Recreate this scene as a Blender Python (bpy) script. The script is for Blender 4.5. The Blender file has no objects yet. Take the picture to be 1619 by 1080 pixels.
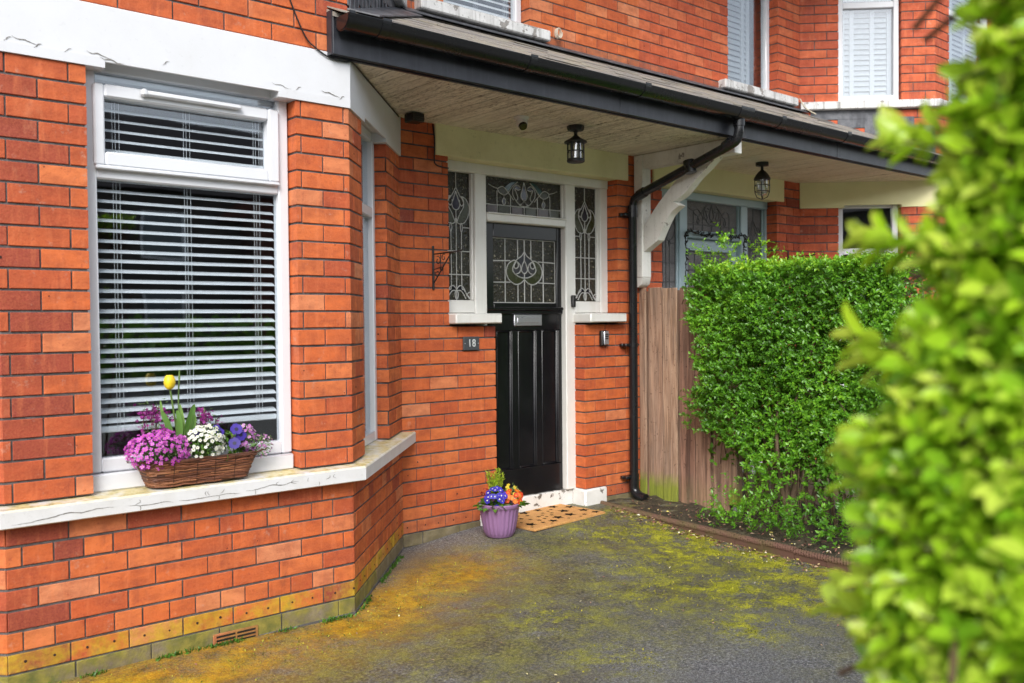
import bpy, math, random
import numpy as np
from mathutils import Vector, Matrix
rnd = random.Random(7)
npr = np.random.default_rng(11)
SC = bpy.context.scene
COL = SC.collection
XM = 5.51            # party line between the two houses
PI = math.pi

# ------------------------------------------------------------------ mesh builder
MIRROR = [False]
class MB:
    def __init__(s): s.v = []; s.f = []; s.mi = []; s.c = []
    def add(s, vs, fs, mi=0, col=(.5, .5, .5, 1)):
        o = len(s.v)
        s.v.extend([tuple(p) for p in vs])
        for f in fs:
            s.f.append([i + o for i in f]); s.mi.append(mi); s.c.append(col)
    def hexa(s, p, mi=0, col=(.5, .5, .5, 1)):
        s.add(p, [(0, 3, 2, 1), (4, 5, 6, 7), (0, 1, 5, 4), (1, 2, 6, 5), (2, 3, 7, 6), (3, 0, 4, 7)], mi, col)
    def fbox(s, F, u0, u1, d0, d1, z0, z1, ch=0.0, mi=0, col=(.5, .5, .5, 1)):
        """box in a wall frame F: u along the wall, d outward from it, z up; ch = chamfer"""
        lo = (min(u0, u1), min(d0, d1), min(z0, z1)); hi = (max(u0, u1), max(d0, d1), max(z0, z1))
        c = min([ch] + [(hi[i] - lo[i]) * .45 for i in range(3)])
        if c <= 0:
            pts = [F(u, d, z) for z in (lo[2], hi[2]) for (u, d) in ((lo[0], lo[1]), (hi[0], lo[1]), (hi[0], hi[1]), (lo[0], hi[1]))]
            s.hexa(pts, mi, col); return
        idx = {}; vs = []
        for i in (0, 1):
            for j in (0, 1):
                for k in (0, 1):
                    cor = [(lo, hi)[i][0], (lo, hi)[j][1], (lo, hi)[k][2]]
                    sg = [1 - 2 * i, 1 - 2 * j, 1 - 2 * k]
                    for a in range(3):
                        q = list(cor)
                        for b in range(3):
                            if b != a: q[b] += sg[b] * c
                        idx[(i, j, k, a)] = len(vs); vs.append(F(*q))
        fs = []
        for a in range(3):
            b, e = (a + 1) % 3, (a + 2) % 3
            for sd in (0, 1):
                ring = []
                for (x, y) in ((0, 0), (1, 0), (1, 1), (0, 1)):
                    t = [0, 0, 0]; t[a] = sd; t[b] = x; t[e] = y
                    ring.append(idx[(t[0], t[1], t[2], a)])
                fs.append(ring)
            for x in (0, 1):
                for y in (0, 1):
                    q = []
                    for (sd, w) in ((0, b), (0, e), (1, e), (1, b)):
                        t = [0, 0, 0]; t[a] = sd; t[b] = x; t[e] = y
                        q.append(idx[(t[0], t[1], t[2], w)])
                    fs.append(q)
        for i in (0, 1):
            for j in (0, 1):
                for k in (0, 1):
                    fs.append([idx[(i, j, k, a)] for a in range(3)])
        s.add(vs, fs, mi, col)
    def box(s, x0, x1, y0, y1, z0, z1, ch=0.0, mi=0, col=(.5, .5, .5, 1)):
        s.fbox(lambda u, d, z: (u, d, z), x0, x1, y0, y1, z0, z1, ch, mi, col)
    def prism(s, poly, vec, mi=0, col=(.5, .5, .5, 1)):
        n = len(poly); v = Vector(vec)
        vs = [Vector(p) for p in poly] + [Vector(p) + v for p in poly]
        fs = [list(range(n))[::-1], list(range(n, 2 * n))] + [[i, (i + 1) % n, n + (i + 1) % n, n + i] for i in range(n)]
        s.add(vs, fs, mi, col)
    def tube(s, pts, r, n=8, mi=0, col=(.5, .5, .5, 1), caps=True):
        pts = [Vector(p) for p in pts]; m = len(pts)
        rs = r if isinstance(r, (list, tuple)) else [r] * m
        t0 = (pts[1] - pts[0]).normalized()
        a = Vector((0, 0, 1)) if abs(t0.z) < .9 else Vector((1, 0, 0))
        nrm = (a - t0 * a.dot(t0)).normalized(); vs = []
        for i in range(m):
            if i == 0: t = pts[1] - pts[0]
            elif i == m - 1: t = pts[-1] - pts[-2]
            else: t = (pts[i + 1] - pts[i]).normalized() + (pts[i] - pts[i - 1]).normalized()
            if t.length < 1e-9: t = t0.copy()
            t.normalize()
            nrm = (nrm - t * nrm.dot(t))
            if nrm.length < 1e-6: nrm = t.orthogonal()
            nrm.normalize(); b = t.cross(nrm)
            for k in range(n):
                an = 2 * PI * k / n
                vs.append(pts[i] + (nrm * math.cos(an) + b * math.sin(an)) * rs[i])
        fs = [[i * n + k, i * n + (k + 1) % n, (i + 1) * n + (k + 1) % n, (i + 1) * n + k] for i in range(m - 1) for k in range(n)]
        if caps: fs += [list(range(n))[::-1], list(range((m - 1) * n, m * n))]
        s.add(vs, fs, mi, col)
    def lathe(s, c, prof, n=24, mi=0, col=(.5, .5, .5, 1), flute=None):
        vs = []
        for (r, z) in prof:
            for k in range(n):
                an = 2 * PI * k / n; rr = r * (1 + (flute(k, z) if flute else 0))
                vs.append((c[0] + rr * math.cos(an), c[1] + rr * math.sin(an), c[2] + z))
        m = len(prof)
        fs = [[i * n + k, i * n + (k + 1) % n, (i + 1) * n + (k + 1) % n, (i + 1) * n + k] for i in range(m - 1) for k in range(n)]
        s.add(vs, fs, mi, col)
    def build(s, name, mats, parent=None, smooth=0):
        v = np.array(s.v, dtype=np.float64).reshape(-1, 3)
        fs = s.f
        if MIRROR[0]:
            v[:, 0] = 2 * XM - v[:, 0]; fs = [f[::-1] for f in fs]
        off = Vector((0, 0, 0)); p = parent
        while p is not None: off += p.location; p = p.parent
        v -= np.array(off)
        me = bpy.data.meshes.new(name)
        me.from_pydata(v.tolist(), [], fs)
        mats = mats if isinstance(mats, (list, tuple)) else [mats]
        for m in mats: me.materials.append(m)
        me.polygons.foreach_set('material_index', np.array(s.mi, dtype=np.int32))
        at = me.attributes.new('tint', 'FLOAT_COLOR', 'CORNER')
        lens = np.array([len(f) for f in fs])
        at.data.foreach_set('color', np.repeat(np.array(s.c, dtype=np.float32), lens, axis=0).ravel())
        if smooth:
            me.polygons.foreach_set('use_smooth', np.ones(len(fs), dtype=bool))
            me.update()
            me.set_sharp_from_angle(angle=math.radians(smooth))
        me.update()
        o = bpy.data.objects.new(name, me); COL.objects.link(o)
        if parent is not None: o.parent = parent
        return o

def raw(name, v, f, mat, parent=None, tint=None, smooth=False):
    """fast mesh from numpy arrays; f is an (n,k) index array; tint one colour per face"""
    off = Vector((0, 0, 0)); p = parent
    while p is not None: off += p.location; p = p.parent
    me = bpy.data.meshes.new(name)
    v = np.asarray(v, dtype=np.float32) - np.array(off, dtype=np.float32)
    f = np.asarray(f, dtype=np.int32); n, k = f.shape
    me.vertices.add(len(v)); me.vertices.foreach_set('co', v.ravel())
    me.loops.add(n * k); me.loops.foreach_set('vertex_index', f.ravel())
    me.polygons.add(n); me.polygons.foreach_set('loop_start', np.arange(n, dtype=np.int32) * k)
    me.update(calc_edges=True)
    if smooth: me.polygons.foreach_set('use_smooth', np.ones(n, dtype=bool))
    me.materials.append(mat)
    if tint is not None:
        at = me.attributes.new('tint', 'FLOAT_COLOR', 'CORNER')
        at.data.foreach_set('color', np.repeat(np.asarray(tint, dtype=np.float32), k, axis=0).ravel())
    me.validate(); me.update()
    o = bpy.data.objects.new(name, me); COL.objects.link(o)
    if parent is not None: o.parent = parent
    return o

def tag(o, label=None, cat=None, group=None, kind=None):
    if label: o['label'] = label
    if cat: o['category'] = cat
    if group: o['group'] = group
    if kind: o['kind'] = kind
    return o
def thing(name, label, cat, loc, group=None):
    o = bpy.data.objects.new(name, None); COL.objects.link(o)
    o.location = loc; o.empty_display_size = .1
    return tag(o, label, cat, group)
def frame(ox, oy, ang):
    """wall frame at (ox,oy): u runs along ang (radians from +X), d is outward (to the right of u)"""
    ux, uy = math.cos(ang), math.sin(ang); nx, ny = uy, -ux
    return lambda u, d, z: (ox + u * ux + d * nx, oy + u * uy + d * ny, z)
def spline(P, n=8, closed=False):
    P = [Vector(p) for p in P]; out = []
    m = len(P)
    rng = range(m if closed else m - 1)
    for i in rng:
        if closed: a, b, c, d = P[i - 1], P[i], P[(i + 1) % m], P[(i + 2) % m]
        else: a, b, c, d = P[max(i - 1, 0)], P[i], P[i + 1], P[min(i + 2, m - 1)]
        for k in range(n):
            t = k / n
            out.append(.5 * ((2 * b) + (c - a) * t + (2 * a - 5 * b + 4 * c - d) * t * t + (3 * b - a - 3 * c + d) * t ** 3))
    if not closed: out.append(P[-1])
    return out
def sstep(a, b, x):
    t = np.clip((x - a) / (b - a), 0, 1); return t * t * (3 - 2 * t)

# ------------------------------------------------------------------ materials
class NM:
    def __init__(s, name):
        s.m = bpy.data.materials.new(name); s.m.use_nodes = True
        s.nt = s.m.node_tree; s.nt.nodes.clear()
        s.out = s.nt.nodes.new('ShaderNodeOutputMaterial')
        s._obj = None
    def link(s, a, b): s.nt.links.new(a, b)
    def node(s, t, ins={}, **props):
        n = s.nt.nodes.new(t)
        for k, v in props.items(): setattr(n, k, v)
        for k, v in ins.items():
            sk = n.inputs[k]
            if hasattr(v, 'is_output'): s.link(v, sk)
            else: sk.default_value = v
        return n
    def obj(s):
        if s._obj is None: s._obj = s.node('ShaderNodeTexCoord').outputs['Object']
        return s._obj
    def pos(s): return s.node('ShaderNodeNewGeometry').outputs['Position']
    def scaled(s, sc, vec=None):
        return s.node('ShaderNodeMapping', {'Vector': vec or s.obj(), 'Scale': sc}).outputs[0]
    def noise(s, scale, detail=4, rough=.55, vec=None, dist=0):
        return s.node('ShaderNodeTexNoise', {'Vector': vec or s.obj(), 'Scale': scale, 'Detail': detail, 'Roughness': rough, 'Distortion': dist}).outputs['Fac']
    def voro(s, scale, feature='F1', vec=None, out='Distance', rand=1):
        return s.node('ShaderNodeTexVoronoi', {'Vector': vec or s.obj(), 'Scale': scale, 'Randomness': rand}, feature=feature).outputs[out]
    def ramp(s, fac, stops, interp='LINEAR'):
        n = s.node('ShaderNodeValToRGB', {'Fac': fac}); cr = n.color_ramp; cr.interpolation = interp
        while len(cr.elements) < len(stops): cr.elements.new(.5)
        for e, (p, c) in zip(cr.elements, stops):
            e.position = p
            e.color = (c, c, c, 1) if isinstance(c, (int, float)) else (c[0], c[1], c[2], 1)
        return n.outputs[0]
    def map(s, x, a, b, c=0., d=1.):
        return s.node('ShaderNodeMapRange', {'Value': x, 'From Min': a, 'From Max': b, 'To Min': c, 'To Max': d}, clamp=True).outputs[0]
    def mix(s, fac, a, b, mode='MIX'):
        n = s.nt.nodes.new('ShaderNodeMix'); n.data_type = 'RGBA'; n.blend_type = mode
        for i, v in ((0, fac), (6, a), (7, b)):
            if hasattr(v, 'is_output'): s.link(v, n.inputs[i])
            else: n.inputs[i].default_value = v if i == 0 else (v[0], v[1], v[2], 1)
        return n.outputs[2]
    def math(s, op, a, b=0., clamp=False):
        return s.node('ShaderNodeMath', {0: a, 1: b}, operation=op, use_clamp=clamp).outputs[0]
    def attr(s, name='tint'):
        a = s.node('ShaderNodeAttribute', attribute_name=name)
        sp = s.node('ShaderNodeSeparateColor', {0: a.outputs['Color']})
        return sp.outputs[0], sp.outputs[1], sp.outputs[2], a.outputs['Color']
    def xyz(s, vec):
        sp = s.node('ShaderNodeSeparateXYZ', {0: vec}); return sp.outputs[0], sp.outputs[1], sp.outputs[2]
    def bump(s, h, strength=.3, dist=.01, nrm=None):
        ins = {'Height': h, 'Strength': strength, 'Distance': dist}
        if nrm is not None: ins['Normal'] = nrm
        return s.node('ShaderNodeBump', ins).outputs[0]
    def finish(s, color, rough=.6, nrm=None, **kw):
        ins = {'Base Color': color if hasattr(color, 'is_output') else (color[0], color[1], color[2], 1), 'Roughness': rough}
        if nrm is not None: ins['Normal'] = nrm
        for k, v in kw.items(): ins[k.replace('_', ' ')] = v
        b = s.node('ShaderNodeBsdfPrincipled', ins)
        s.link(b.outputs[0], s.out.inputs[0]); return s.m

def m_brick(name, stops, dirt=.0):
    M = NM(name); r, g, b, _ = M.attr()
    base = M.ramp(r, stops)
    n1 = M.noise(9, 5, .6, M.scaled((1, 1, 2.2)))
    base = M.mix(M.map(n1, .36, .66, 0, .85), base, M.mix(.62, base, (.19, .030, .018)), 'MIX')
    n2 = M.noise(120, 3, .7)
    base = M.mix(M.map(n2, .3, .75, 0, .26), base, (.70, .22, .085))
    wv = M.map(M.noise(30, 3, .6, M.scaled((1, 1, .12))), .52, .72, 0, .34)
    base = M.mix(wv, base, (.68, .20, .075))
    fl = M.map(M.noise(42, 4, .75), .585, .68, 0, .6)
    base = M.mix(fl, base, (.33, .06, .028))
    # pale limewash smears, dark firing flashes
    sm = M.map(M.noise(6, 6, .65, M.scaled((1.4, 1.4, .7))), .62, .74, 0, .34)
    base = M.mix(sm, base, (.60, .25, .13))
    dk = M.map(M.noise(4.3, 5, .7, M.scaled((2.2, 2.2, .8))), .57, .74, 0, .6 + dirt)
    base = M.mix(dk, base, (.20, .042, .028))
    salt = M.map(M.noise(16, 6, .75), .60, .70, 0, .45)
    base = M.mix(salt, base, (.50, .30, .22))
    # nail pits
    pit = M.map(M.voro(13), .035, .05, 1, 0)
    pm = M.math('MULTIPLY', pit, M.map(M.noise(3.1, 2), .46, .52))
    base = M.mix(M.math('MULTIPLY', pm, .85), base, (.07, .02, .015))
    # lichen wash where the face data says the course is damp
    ln = M.math('MULTIPLY', g, M.map(M.noise(7, 6, .7), .36, .60))
    base = M.mix(ln, base, M.ramp(M.noise(20, 4), [(.3, (.30, .20, .012)), (.55, (.50, .33, .02)), (.75, (.22, .20, .04))]))
    so = M.math('MULTIPLY', b, M.map(M.noise(11, 5, .7), .3, .65))
    base = M.mix(so, base, (.10, .085, .07))
    h = M.math('ADD', M.math('MULTIPLY', n2, .35), M.math('SUBTRACT', M.noise(38, 4, .65), pm))
    return M.finish(base, M.map(n1, .3, .7, .62, .85), M.bump(h, .55, .005), Specular_IOR_Level=.35)
def m_stone(name, c0, c1, c2, sc=9, rough=.85, bump=.5):
    M = NM(name); n = M.noise(sc, 7, .65); n2 = M.noise(sc * 14, 3, .7)
    r, g, b, _ = M.attr()
    col = M.ramp(n, [(.28, c0), (.5, c1), (.72, c2)])
    col = M.mix(M.map(n2, .35, .7, 0, .3), col, c0)
    ln = M.math('MULTIPLY', g, M.map(M.noise(6, 6, .7), .32, .52))
    col = M.mix(ln, col, M.ramp(M.noise(17, 4), [(.3, (.10, .11, .018)), (.6, (.26, .22, .03)), (.8, (.30, .28, .10))]))
    return M.finish(col, rough, M.bump(M.math('ADD', n, M.math('MULTIPLY', n2, .5)), bump, .01))
def m_paint(name, col, dirt=(.25, .22, .16), amt=.3, sc=5, rough=.42, speck=0., cracks=0., lich=0., flake=0., streak=0., bump=.12, fth=.645):
    M = NM(name)
    n = M.noise(sc, 6, .65); nf = M.noise(60, 4, .6)
    c = M.mix(M.map(n, .42, .75, 0, amt), col, dirt)
    hgt = M.math('MULTIPLY', nf, .5)
    if streak:
        st = M.noise(1, 5, .7, M.scaled((26, 26, 1.6)))
        c = M.mix(M.map(st, .5, .75, 0, streak), c, dirt)
    if speck:
        sp = M.map(M.noise(34, 3, .8), .60, .68, 0, speck)
        c = M.mix(M.math('MULTIPLY', sp, M.map(n, .35, .6)), c, (dirt[0] * .5, dirt[1] * .5, dirt[2] * .5))
    if cracks:
        wv = M.node('ShaderNodeVectorMath', {0: M.obj(), 1: M.node('ShaderNodeTexNoise', {'Vector': M.obj(), 'Scale': 7.0, 'Detail': 5.0}).outputs['Color']}, operation='ADD').outputs[0]
        cr = M.map(M.voro(3.0, 'DISTANCE_TO_EDGE', M.scaled((1, 1, 2.4), wv)), .004, .012, 1, 0)
        cm = M.math('MULTIPLY', cr, M.map(M.noise(2.2, 3), .50, .58))
        c = M.mix(M.math('MULTIPLY', cm, cracks), c, (.10, .09, .08))
        hgt = M.math('SUBTRACT', hgt, M.math('MULTIPLY', cm, 2.))
    if flake:
        fl = M.map(M.noise(9, 6, .6), fth, fth + .015, 0, flake)
        c = M.mix(fl, c, M.ramp(nf, [(.3, (.10, .09, .08)), (.7, (.24, .21, .18))]))
        hgt = M.math('SUBTRACT', hgt, fl)
    if lich:
        nz = M.xyz(M.node('ShaderNodeNewGeometry').outputs['True Normal'])[2]
        lm = M.math('MULTIPLY', M.map(nz, .5, .8), M.map(M.noise(8, 6, .7), .33, .56, 0, lich))
        c = M.mix(lm, c, M.ramp(M.noise(26, 5, .7), [(.3, (.16, .12, .03)), (.46, (.52, .43, .16)), (.7, (.70, .62, .38))]))
    return M.finish(c, rough, M.bump(hgt, bump, .006))
def m_boards(name, col, dirt, amt):
    M = NM(name); r, g, b, _ = M.attr()
    n = M.noise(1, 6, .7, M.scaled((34, 3.2, 1))); n2 = M.noise(1.6, 5, .7); n3 = M.noise(1, 4, .75, M.scaled((95, 22, 1)))
    f = M.math('MULTIPLY', M.map(n, .44, .66), M.map(n2, .30, .60, .25, 1.))
    f2 = M.math('MULTIPLY', M.map(n3, .53, .60), M.map(n2, .34, .54))
    c = M.mix(M.math('MULTIPLY', f, amt * .7), col, dirt)
    c = M.mix(M.math('MULTIPLY', f2, amt * .85), c, (dirt[0] * .4, dirt[1] * .4, dirt[2] * .4))
    c = M.mix(M.map(r, 0, 1, 0, .22), c, dirt)
    return M.finish(c, .6, M.bump(n3, .2, .004))
def m_plain(name, col, rough=.4, metallic=0., var=.15, sc=20, **kw):
    M = NM(name); n = M.noise(sc, 5, .6)
    c = M.mix(M.map(n, .3, .7, 0, var), col, (col[0] * .45, col[1] * .45, col[2] * .45))
    return M.finish(c, M.map(n, .3, .7, max(rough - .08, .02), min(rough + .1, 1)), M.bump(n, .05, .004), Metallic=metallic, **kw)
def m_leaf(name, stops, rough=.35, trans=.35, spec=.5):
    M = NM(name); r, g, b, _ = M.attr()
    c = M.ramp(r, stops)
    bs = M.node('ShaderNodeBsdfPrincipled', {'Base Color': c, 'Roughness': rough, 'Specular IOR Level': spec})
    tr = M.node('ShaderNodeBsdfTranslucent', {'Color': M.mix(.5, c, (.30, .42, .02))})
    mx = M.node('ShaderNodeMixShader', {0: trans, 1: bs.outputs[0], 2: tr.outputs[0]})
    M.link(mx.outputs[0], M.out.inputs[0]); return M.m
def m_glass(name, tintc=(1, 1, 1), base=.07, wav=.03):
    M = NM(name)
    fc = M.node('ShaderNodeLayerWeight', {'Blend': .5}).outputs['Facing']
    f4 = M.math('POWER', fc, 4.)
    fac = M.math('ADD', M.math('MULTIPLY', f4, .85), base, True)
    nrm = M.bump(M.noise(2.5, 2), wav, .02)
    gl = M.node('ShaderNodeBsdfGlossy', {'Color': (.95, .97, 1, 1), 'Roughness': .015, 'Normal': nrm})
    tr = M.node('ShaderNodeBsdfTransparent', {'Color': (tintc[0], tintc[1], tintc[2], 1)})
    mx = M.node('ShaderNodeMixShader', {0: fac, 1: tr.outputs[0], 2: gl.outputs[0]})
    M.link(mx.outputs[0], M.out.inputs[0]); return M.m
def m_obscure(name, col, sc=140, hi=(.20, .18, .12)):
    M = NM(name)
    v = M.voro(sc, 'SMOOTH_F1'); n = M.noise(sc * .6, 3, .6)
    h = M.math('ADD', v, n)
    c = M.mix(M.map(n, .60, .70, 0, .9), col, hi)  # glass sparkle painted in as pale specks of the base colour
    c = M.mix(M.map(M.noise(4, 3), .35, .65, 0, .5), c, (col[0] * .4, col[1] * .4, col[2] * .4))
    return M.finish(c, .12, M.bump(h, .9, .006), Specular_IOR_Level=.5)

BR = [(0, (.17, .030, .026)), (.06, (.27, .042, .026)), (.2, (.44, .078, .024)), (.55, (.56, .118, .027)), (.85, (.63, .165, .045)), (1, (.64, .25, .12))]
BRN = [(0, (.16, .03, .022)), (.15, (.30, .050, .028)), (.45, (.43, .070, .028)), (.8, (.55, .10, .034)), (1, (.60, .16, .065))]
M_BRICK = m_brick('orange_red_brick', BR)
M_BRICK2 = m_brick('weathered_red_brick', BRN, .2)
M_MORT = m_stone('dark_grey_mortar', (.045, .041, .040), (.105, .098, .096), (.19, .18, .175), 14, .95)
M_PLINTH = m_stone('cement_plinth', (.085, .065, .045), (.18, .14, .095), (.29, .24, .18), 8)
M_WHITE = m_paint('white_masonry_paint', (.66, .67, .695), (.44, .42, .37), .2, 3, .5, speck=.10)
M_SILL = m_paint('flaking_white_sill_paint', (.67, .67, .675), (.36, .33, .25), .26, 6, .5, lich=.95, speck=.15)
M_SILLU = m_paint('mouldy_white_sill_paint', (.66, .66, .65), (.10, .095, .08), .3, 6, .5, speck=.9, streak=.95, flake=.8, fth=.58)
M_STEP = m_paint('flaking_white_step_paint', (.78, .77, .74), (.30, .27, .23), .3, 7, .55, flake=1., cracks=.5, fth=.60)
M_UPVC = m_paint('white_upvc', (.68, .69, .72), (.45, .54, .50), .12, 4, .22, bump=.02)
M_WOODW = m_paint('white_gloss_wood', (.72, .715, .68), (.46, .43, .34), .18, 6, .3, streak=.25, bump=.05)
M_CREAM = m_paint('stained_cream_render', (.80, .76, .47), (.50, .46, .20), .55, 2.2, .6, speck=.3, bump=.2)
M_CREAM2 = m_paint('pale_cream_render', (.78, .73, .40), (.58, .53, .24), .4, 2.2, .6, bump=.2)
M_SOFF = m_boards('mildewed_cream_boards', (.80, .755, .64), (.22, .18, .125), .95)
M_SOFF2 = m_boards('cream_boards', (.80, .73, .53), (.40, .32, .18), .5)
M_BLACKP = m_plain('black_plastic', (.009, .0095, .011), .24, 0, .05, 3)
M_FASC = m_paint('dusty_black_fascia', (.012, .013, .019), (.085, .09, .105), .32, 3.5, .36, streak=.22, bump=.03)
M_DOOR = m_paint('black_gloss_door_paint', (.006, .006, .008), (.05, .05, .052), .12, 5, .22, bump=.03, speck=0, flake=0)
M_BLUE = m_paint('pale_blue_gloss_paint', (.33, .44, .48), (.20, .27, .29), .2, 4, .3, bump=.03)
M_IRON = m_plain('black_iron', (.012, .012, .012), .45, .0, .3, 60)
M_LEAD = m_paint('grey_lead_sheet', (.050, .053, .062), (.24, .25, .27), .6, 9, .55, bump=.2, streak=.3)
M_CAME = m_plain('pale_lead_came', (.55, .55, .53), .45, .2, .2, 80)
M_CAMED = m_plain('dark_lead_came', (.10, .10, .10), .5, .2, .2, 80)
M_SILVER = m_plain('brushed_silver', (.50, .50, .54), .35, .7, .2, 40)
M_GLASS = m_glass('window_glass', (.92, .95, .97), .085)
M_GLASSU = m_glass('upper_window_glass', (.95, .97, .98), .11)
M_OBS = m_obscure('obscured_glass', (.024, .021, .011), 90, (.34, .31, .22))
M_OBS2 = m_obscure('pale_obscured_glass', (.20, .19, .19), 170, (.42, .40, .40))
M_OLIVE = m_plain('olive_glass', (.032, .035, .009), .25, 0, .3, 12)
M_VIOLET = m_plain('violet_glass', (.010, .009, .020), .25, 0, .3, 12)
M_TEAL = m_plain('teal_glass', (.010, .055, .045), .10, 0, .3, 12)
M_PURP = m_plain('deep_purple_glass', (.008, .004, .018), .08, 0, .3, 12)
M_MAROON = m_plain('maroon_glass', (.040, .016, .010), .12, 0, .3, 12)
M_BLIND = m_plain('white_blind_slat', (.80, .80, .80), .4, 0, .05, 10)
M_SHUT = m_plain('shutter_white', (.31, .33, .345), .45, 0, .06, 10)
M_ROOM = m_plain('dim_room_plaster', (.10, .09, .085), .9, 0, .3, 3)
M_SLATE = m_paint('weathered_slate', (.24, .22, .205), (.38, .33, .22), .7, 4, .6, speck=.5, bump=.4)
M_TILE = m_plain('dark_roof_tile', (.08, .07, .07), .8, 0, .3, 6)
M_HOLE = m_plain('nail_hole_shadowed_clay', (.035, .014, .010), .9, 0, .3)
# ------------------------------------------------------------------ brickwork
ZK = lambda k: .087 + .083 * k
def path_tools(path):
    P = [Vector((p[0], p[1])) for p in path]
    seg = [(P[i + 1] - P[i]) for i in range(len(P) - 1)]
    ln = [q.length for q in seg]; dr = [q / l for q, l in zip(seg, ln)]
    nm = [Vector((d.y, -d.x)) for d in dr]
    cum = [0]
    for l in ln: cum.append(cum[-1] + l)
    mit = []
    for i in range(len(P)):
        if i == 0: mit.append(nm[0])
        elif i == len(P) - 1: mit.append(nm[-1])
        else:
            m = nm[i - 1] + nm[i]; mit.append(m / max(.25, m.dot(nm[i])))
    return P, dr, nm, cum, mit
def sweep(mb, path, prof, mi=0, col=(.5, 0, 0, 1)):
    P, dr, nm, cum, mit = path_tools(path); n = len(prof)
    vs = [(P[i].x + mit[i].x * d, P[i].y + mit[i].y * d, z) for i in range(len(P)) for (d, z) in prof]
    fs = [[i * n + k, (i + 1) * n + k, (i + 1) * n + (k + 1) % n, i * n + (k + 1) % n] for i in range(len(P) - 1) for k in range(n)]
    fs += [list(range(n)), list(range((len(P) - 1) * n, len(P) * n))[::-1]]
    mb.add(vs, fs, mi, col)
def tintval():
    q = rnd.random()
    if q < .025: return rnd.uniform(.03, .18)
    if q > .955: return rnd.uniform(.88, .98)
    return min(.86, max(.20, rnd.gauss(.56, .21)))
def lay(mb, path, k0, k1, heads=(), phase=0., L=.2275, colf=None, mi=0, thick=.09, mort=1, jh=.0098, jv=.0066, holes=()):
    """courses k0..k1 of separate bricks along a plan path, wrapped round its corners, on a mortar core"""
    P, dr, nm, cum, mit = path_tools(path); S = cum[-1]
    def at(s):
        for i in range(len(dr)):
            if s <= cum[i + 1] + 1e-9: return P[i] + dr[i] * (s - cum[i]), nm[i]
        return P[-1], nm[-1]
    for k in range(k0, k1):
        unit = L / 2 if k in heads else L
        off = phase + ((k % 2) * L / 2 if k not in heads else L / 4)
        js = [0.]; s = -((off) % unit) + unit
        while s < S - 1e-6: js.append(s); s += unit
        js.append(S)
        if js[1] - js[0] < .05 and len(js) > 2: js.pop(1)
        if js[-1] - js[-2] < .05 and len(js) > 2: js.pop(-2)
        for a, b in zip(js, js[1:]):
            a2 = a + (jv / 2 if a > 0 else 0) + rnd.uniform(-.001, .001); b2 = b - (jv / 2 if b < S else 0) + rnd.uniform(-.001, .001)
            a2 = max(a2, 0); b2 = min(b2, S)
            z0 = ZK(k) + jh / 2 + rnd.uniform(-.0009, .0009); z1 = ZK(k + 1) - jh / 2 + rnd.uniform(-.0009, .0009)
            ss = [a2] + [c for c in cum[1:-1] if a2 + .012 < c < b2 - .012] + [b2]
            e = .0022; jit = rnd.uniform(-.0012, .0012); jit2 = rnd.uniform(-.0012, .0012)
            fr, bk = [], []
            for i, s in enumerate(ss):
                if i == 0: p, n = at(s + 1e-6); q = at(s + e)[0]
                elif i == len(ss) - 1: p, n = at(s - 1e-6); q = at(s - e)[0]
                else:
                    ci = min(range(len(cum)), key=lambda t: abs(cum[t] - s)); p = P[ci]; n = mit[ci]; q = p
                f = q + n * (jit if i == 0 else jit2); bb = p - n * .03
                fr.append(((f.x, f.y, z0 + e), (f.x, f.y, z1 - e))); m = p - n * e
                bk.append(((m.x, m.y, z0), (m.x, m.y, z1), (bb.x, bb.y, z0), (bb.x, bb.y, z1)))
            vs = []; n_ = len(ss)
            for i in range(n_): vs += [fr[i][0], fr[i][1], *bk[i]]
            fs = []
            for i in range(n_ - 1):
                o, w = i * 6, (i + 1) * 6
                fs += [[o, w, w + 1, o + 1], [o + 1, w + 1, w + 3, o + 3], [o + 2, w + 2, w, o], [o + 3, w + 3, w + 5, o + 5], [o + 4, w + 4, w + 2, o + 2]]
            w = (n_ - 1) * 6
            fs += [[0, 1, 3, 2], [2, 3, 5, 4], [w + 1, w, w + 2, w + 3], [w + 3, w + 2, w + 4, w + 5]]
            mid = at((a + b) / 2)[0]
            c = (tintval(), 0, 0, 1)
            if colf: c = colf(k, mid, c)
            mb.add(vs, fs, mi, c)
            nh_ = [.27, .73] if (k in holes and b - a > .15) else ([rnd.uniform(.3, .7)] if (k in holes or rnd.random() < .018) and 'H' not in str(thick) else [])
            for q in nh_:
                p, n = at(a + (b - a) * q); d = Vector((-n.y, n.x)); zc = (z0 + z1) / 2 + rnd.uniform(-.004, .006); r_ = rnd.uniform(.0038, .006)
                pv = [(p.x + n.x * .0016 + d.x * r_ * math.cos(t) * rnd.uniform(.8, 1.15), p.y + n.y * .0016 + d.y * r_ * math.cos(t) * rnd.uniform(.8, 1.15), zc + r_ * math.sin(t)) for t in np.linspace(0, 2 * PI, 9)[:-1]]
                mb.prism(pv, (-n.x * .003, -n.y * .003, 0), 2)
    sweep(mb, path, [(-.0065, ZK(k0)), (-.0065, ZK(k1)), (-thick, ZK(k1)), (-thick, ZK(k0))], mort)

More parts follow.
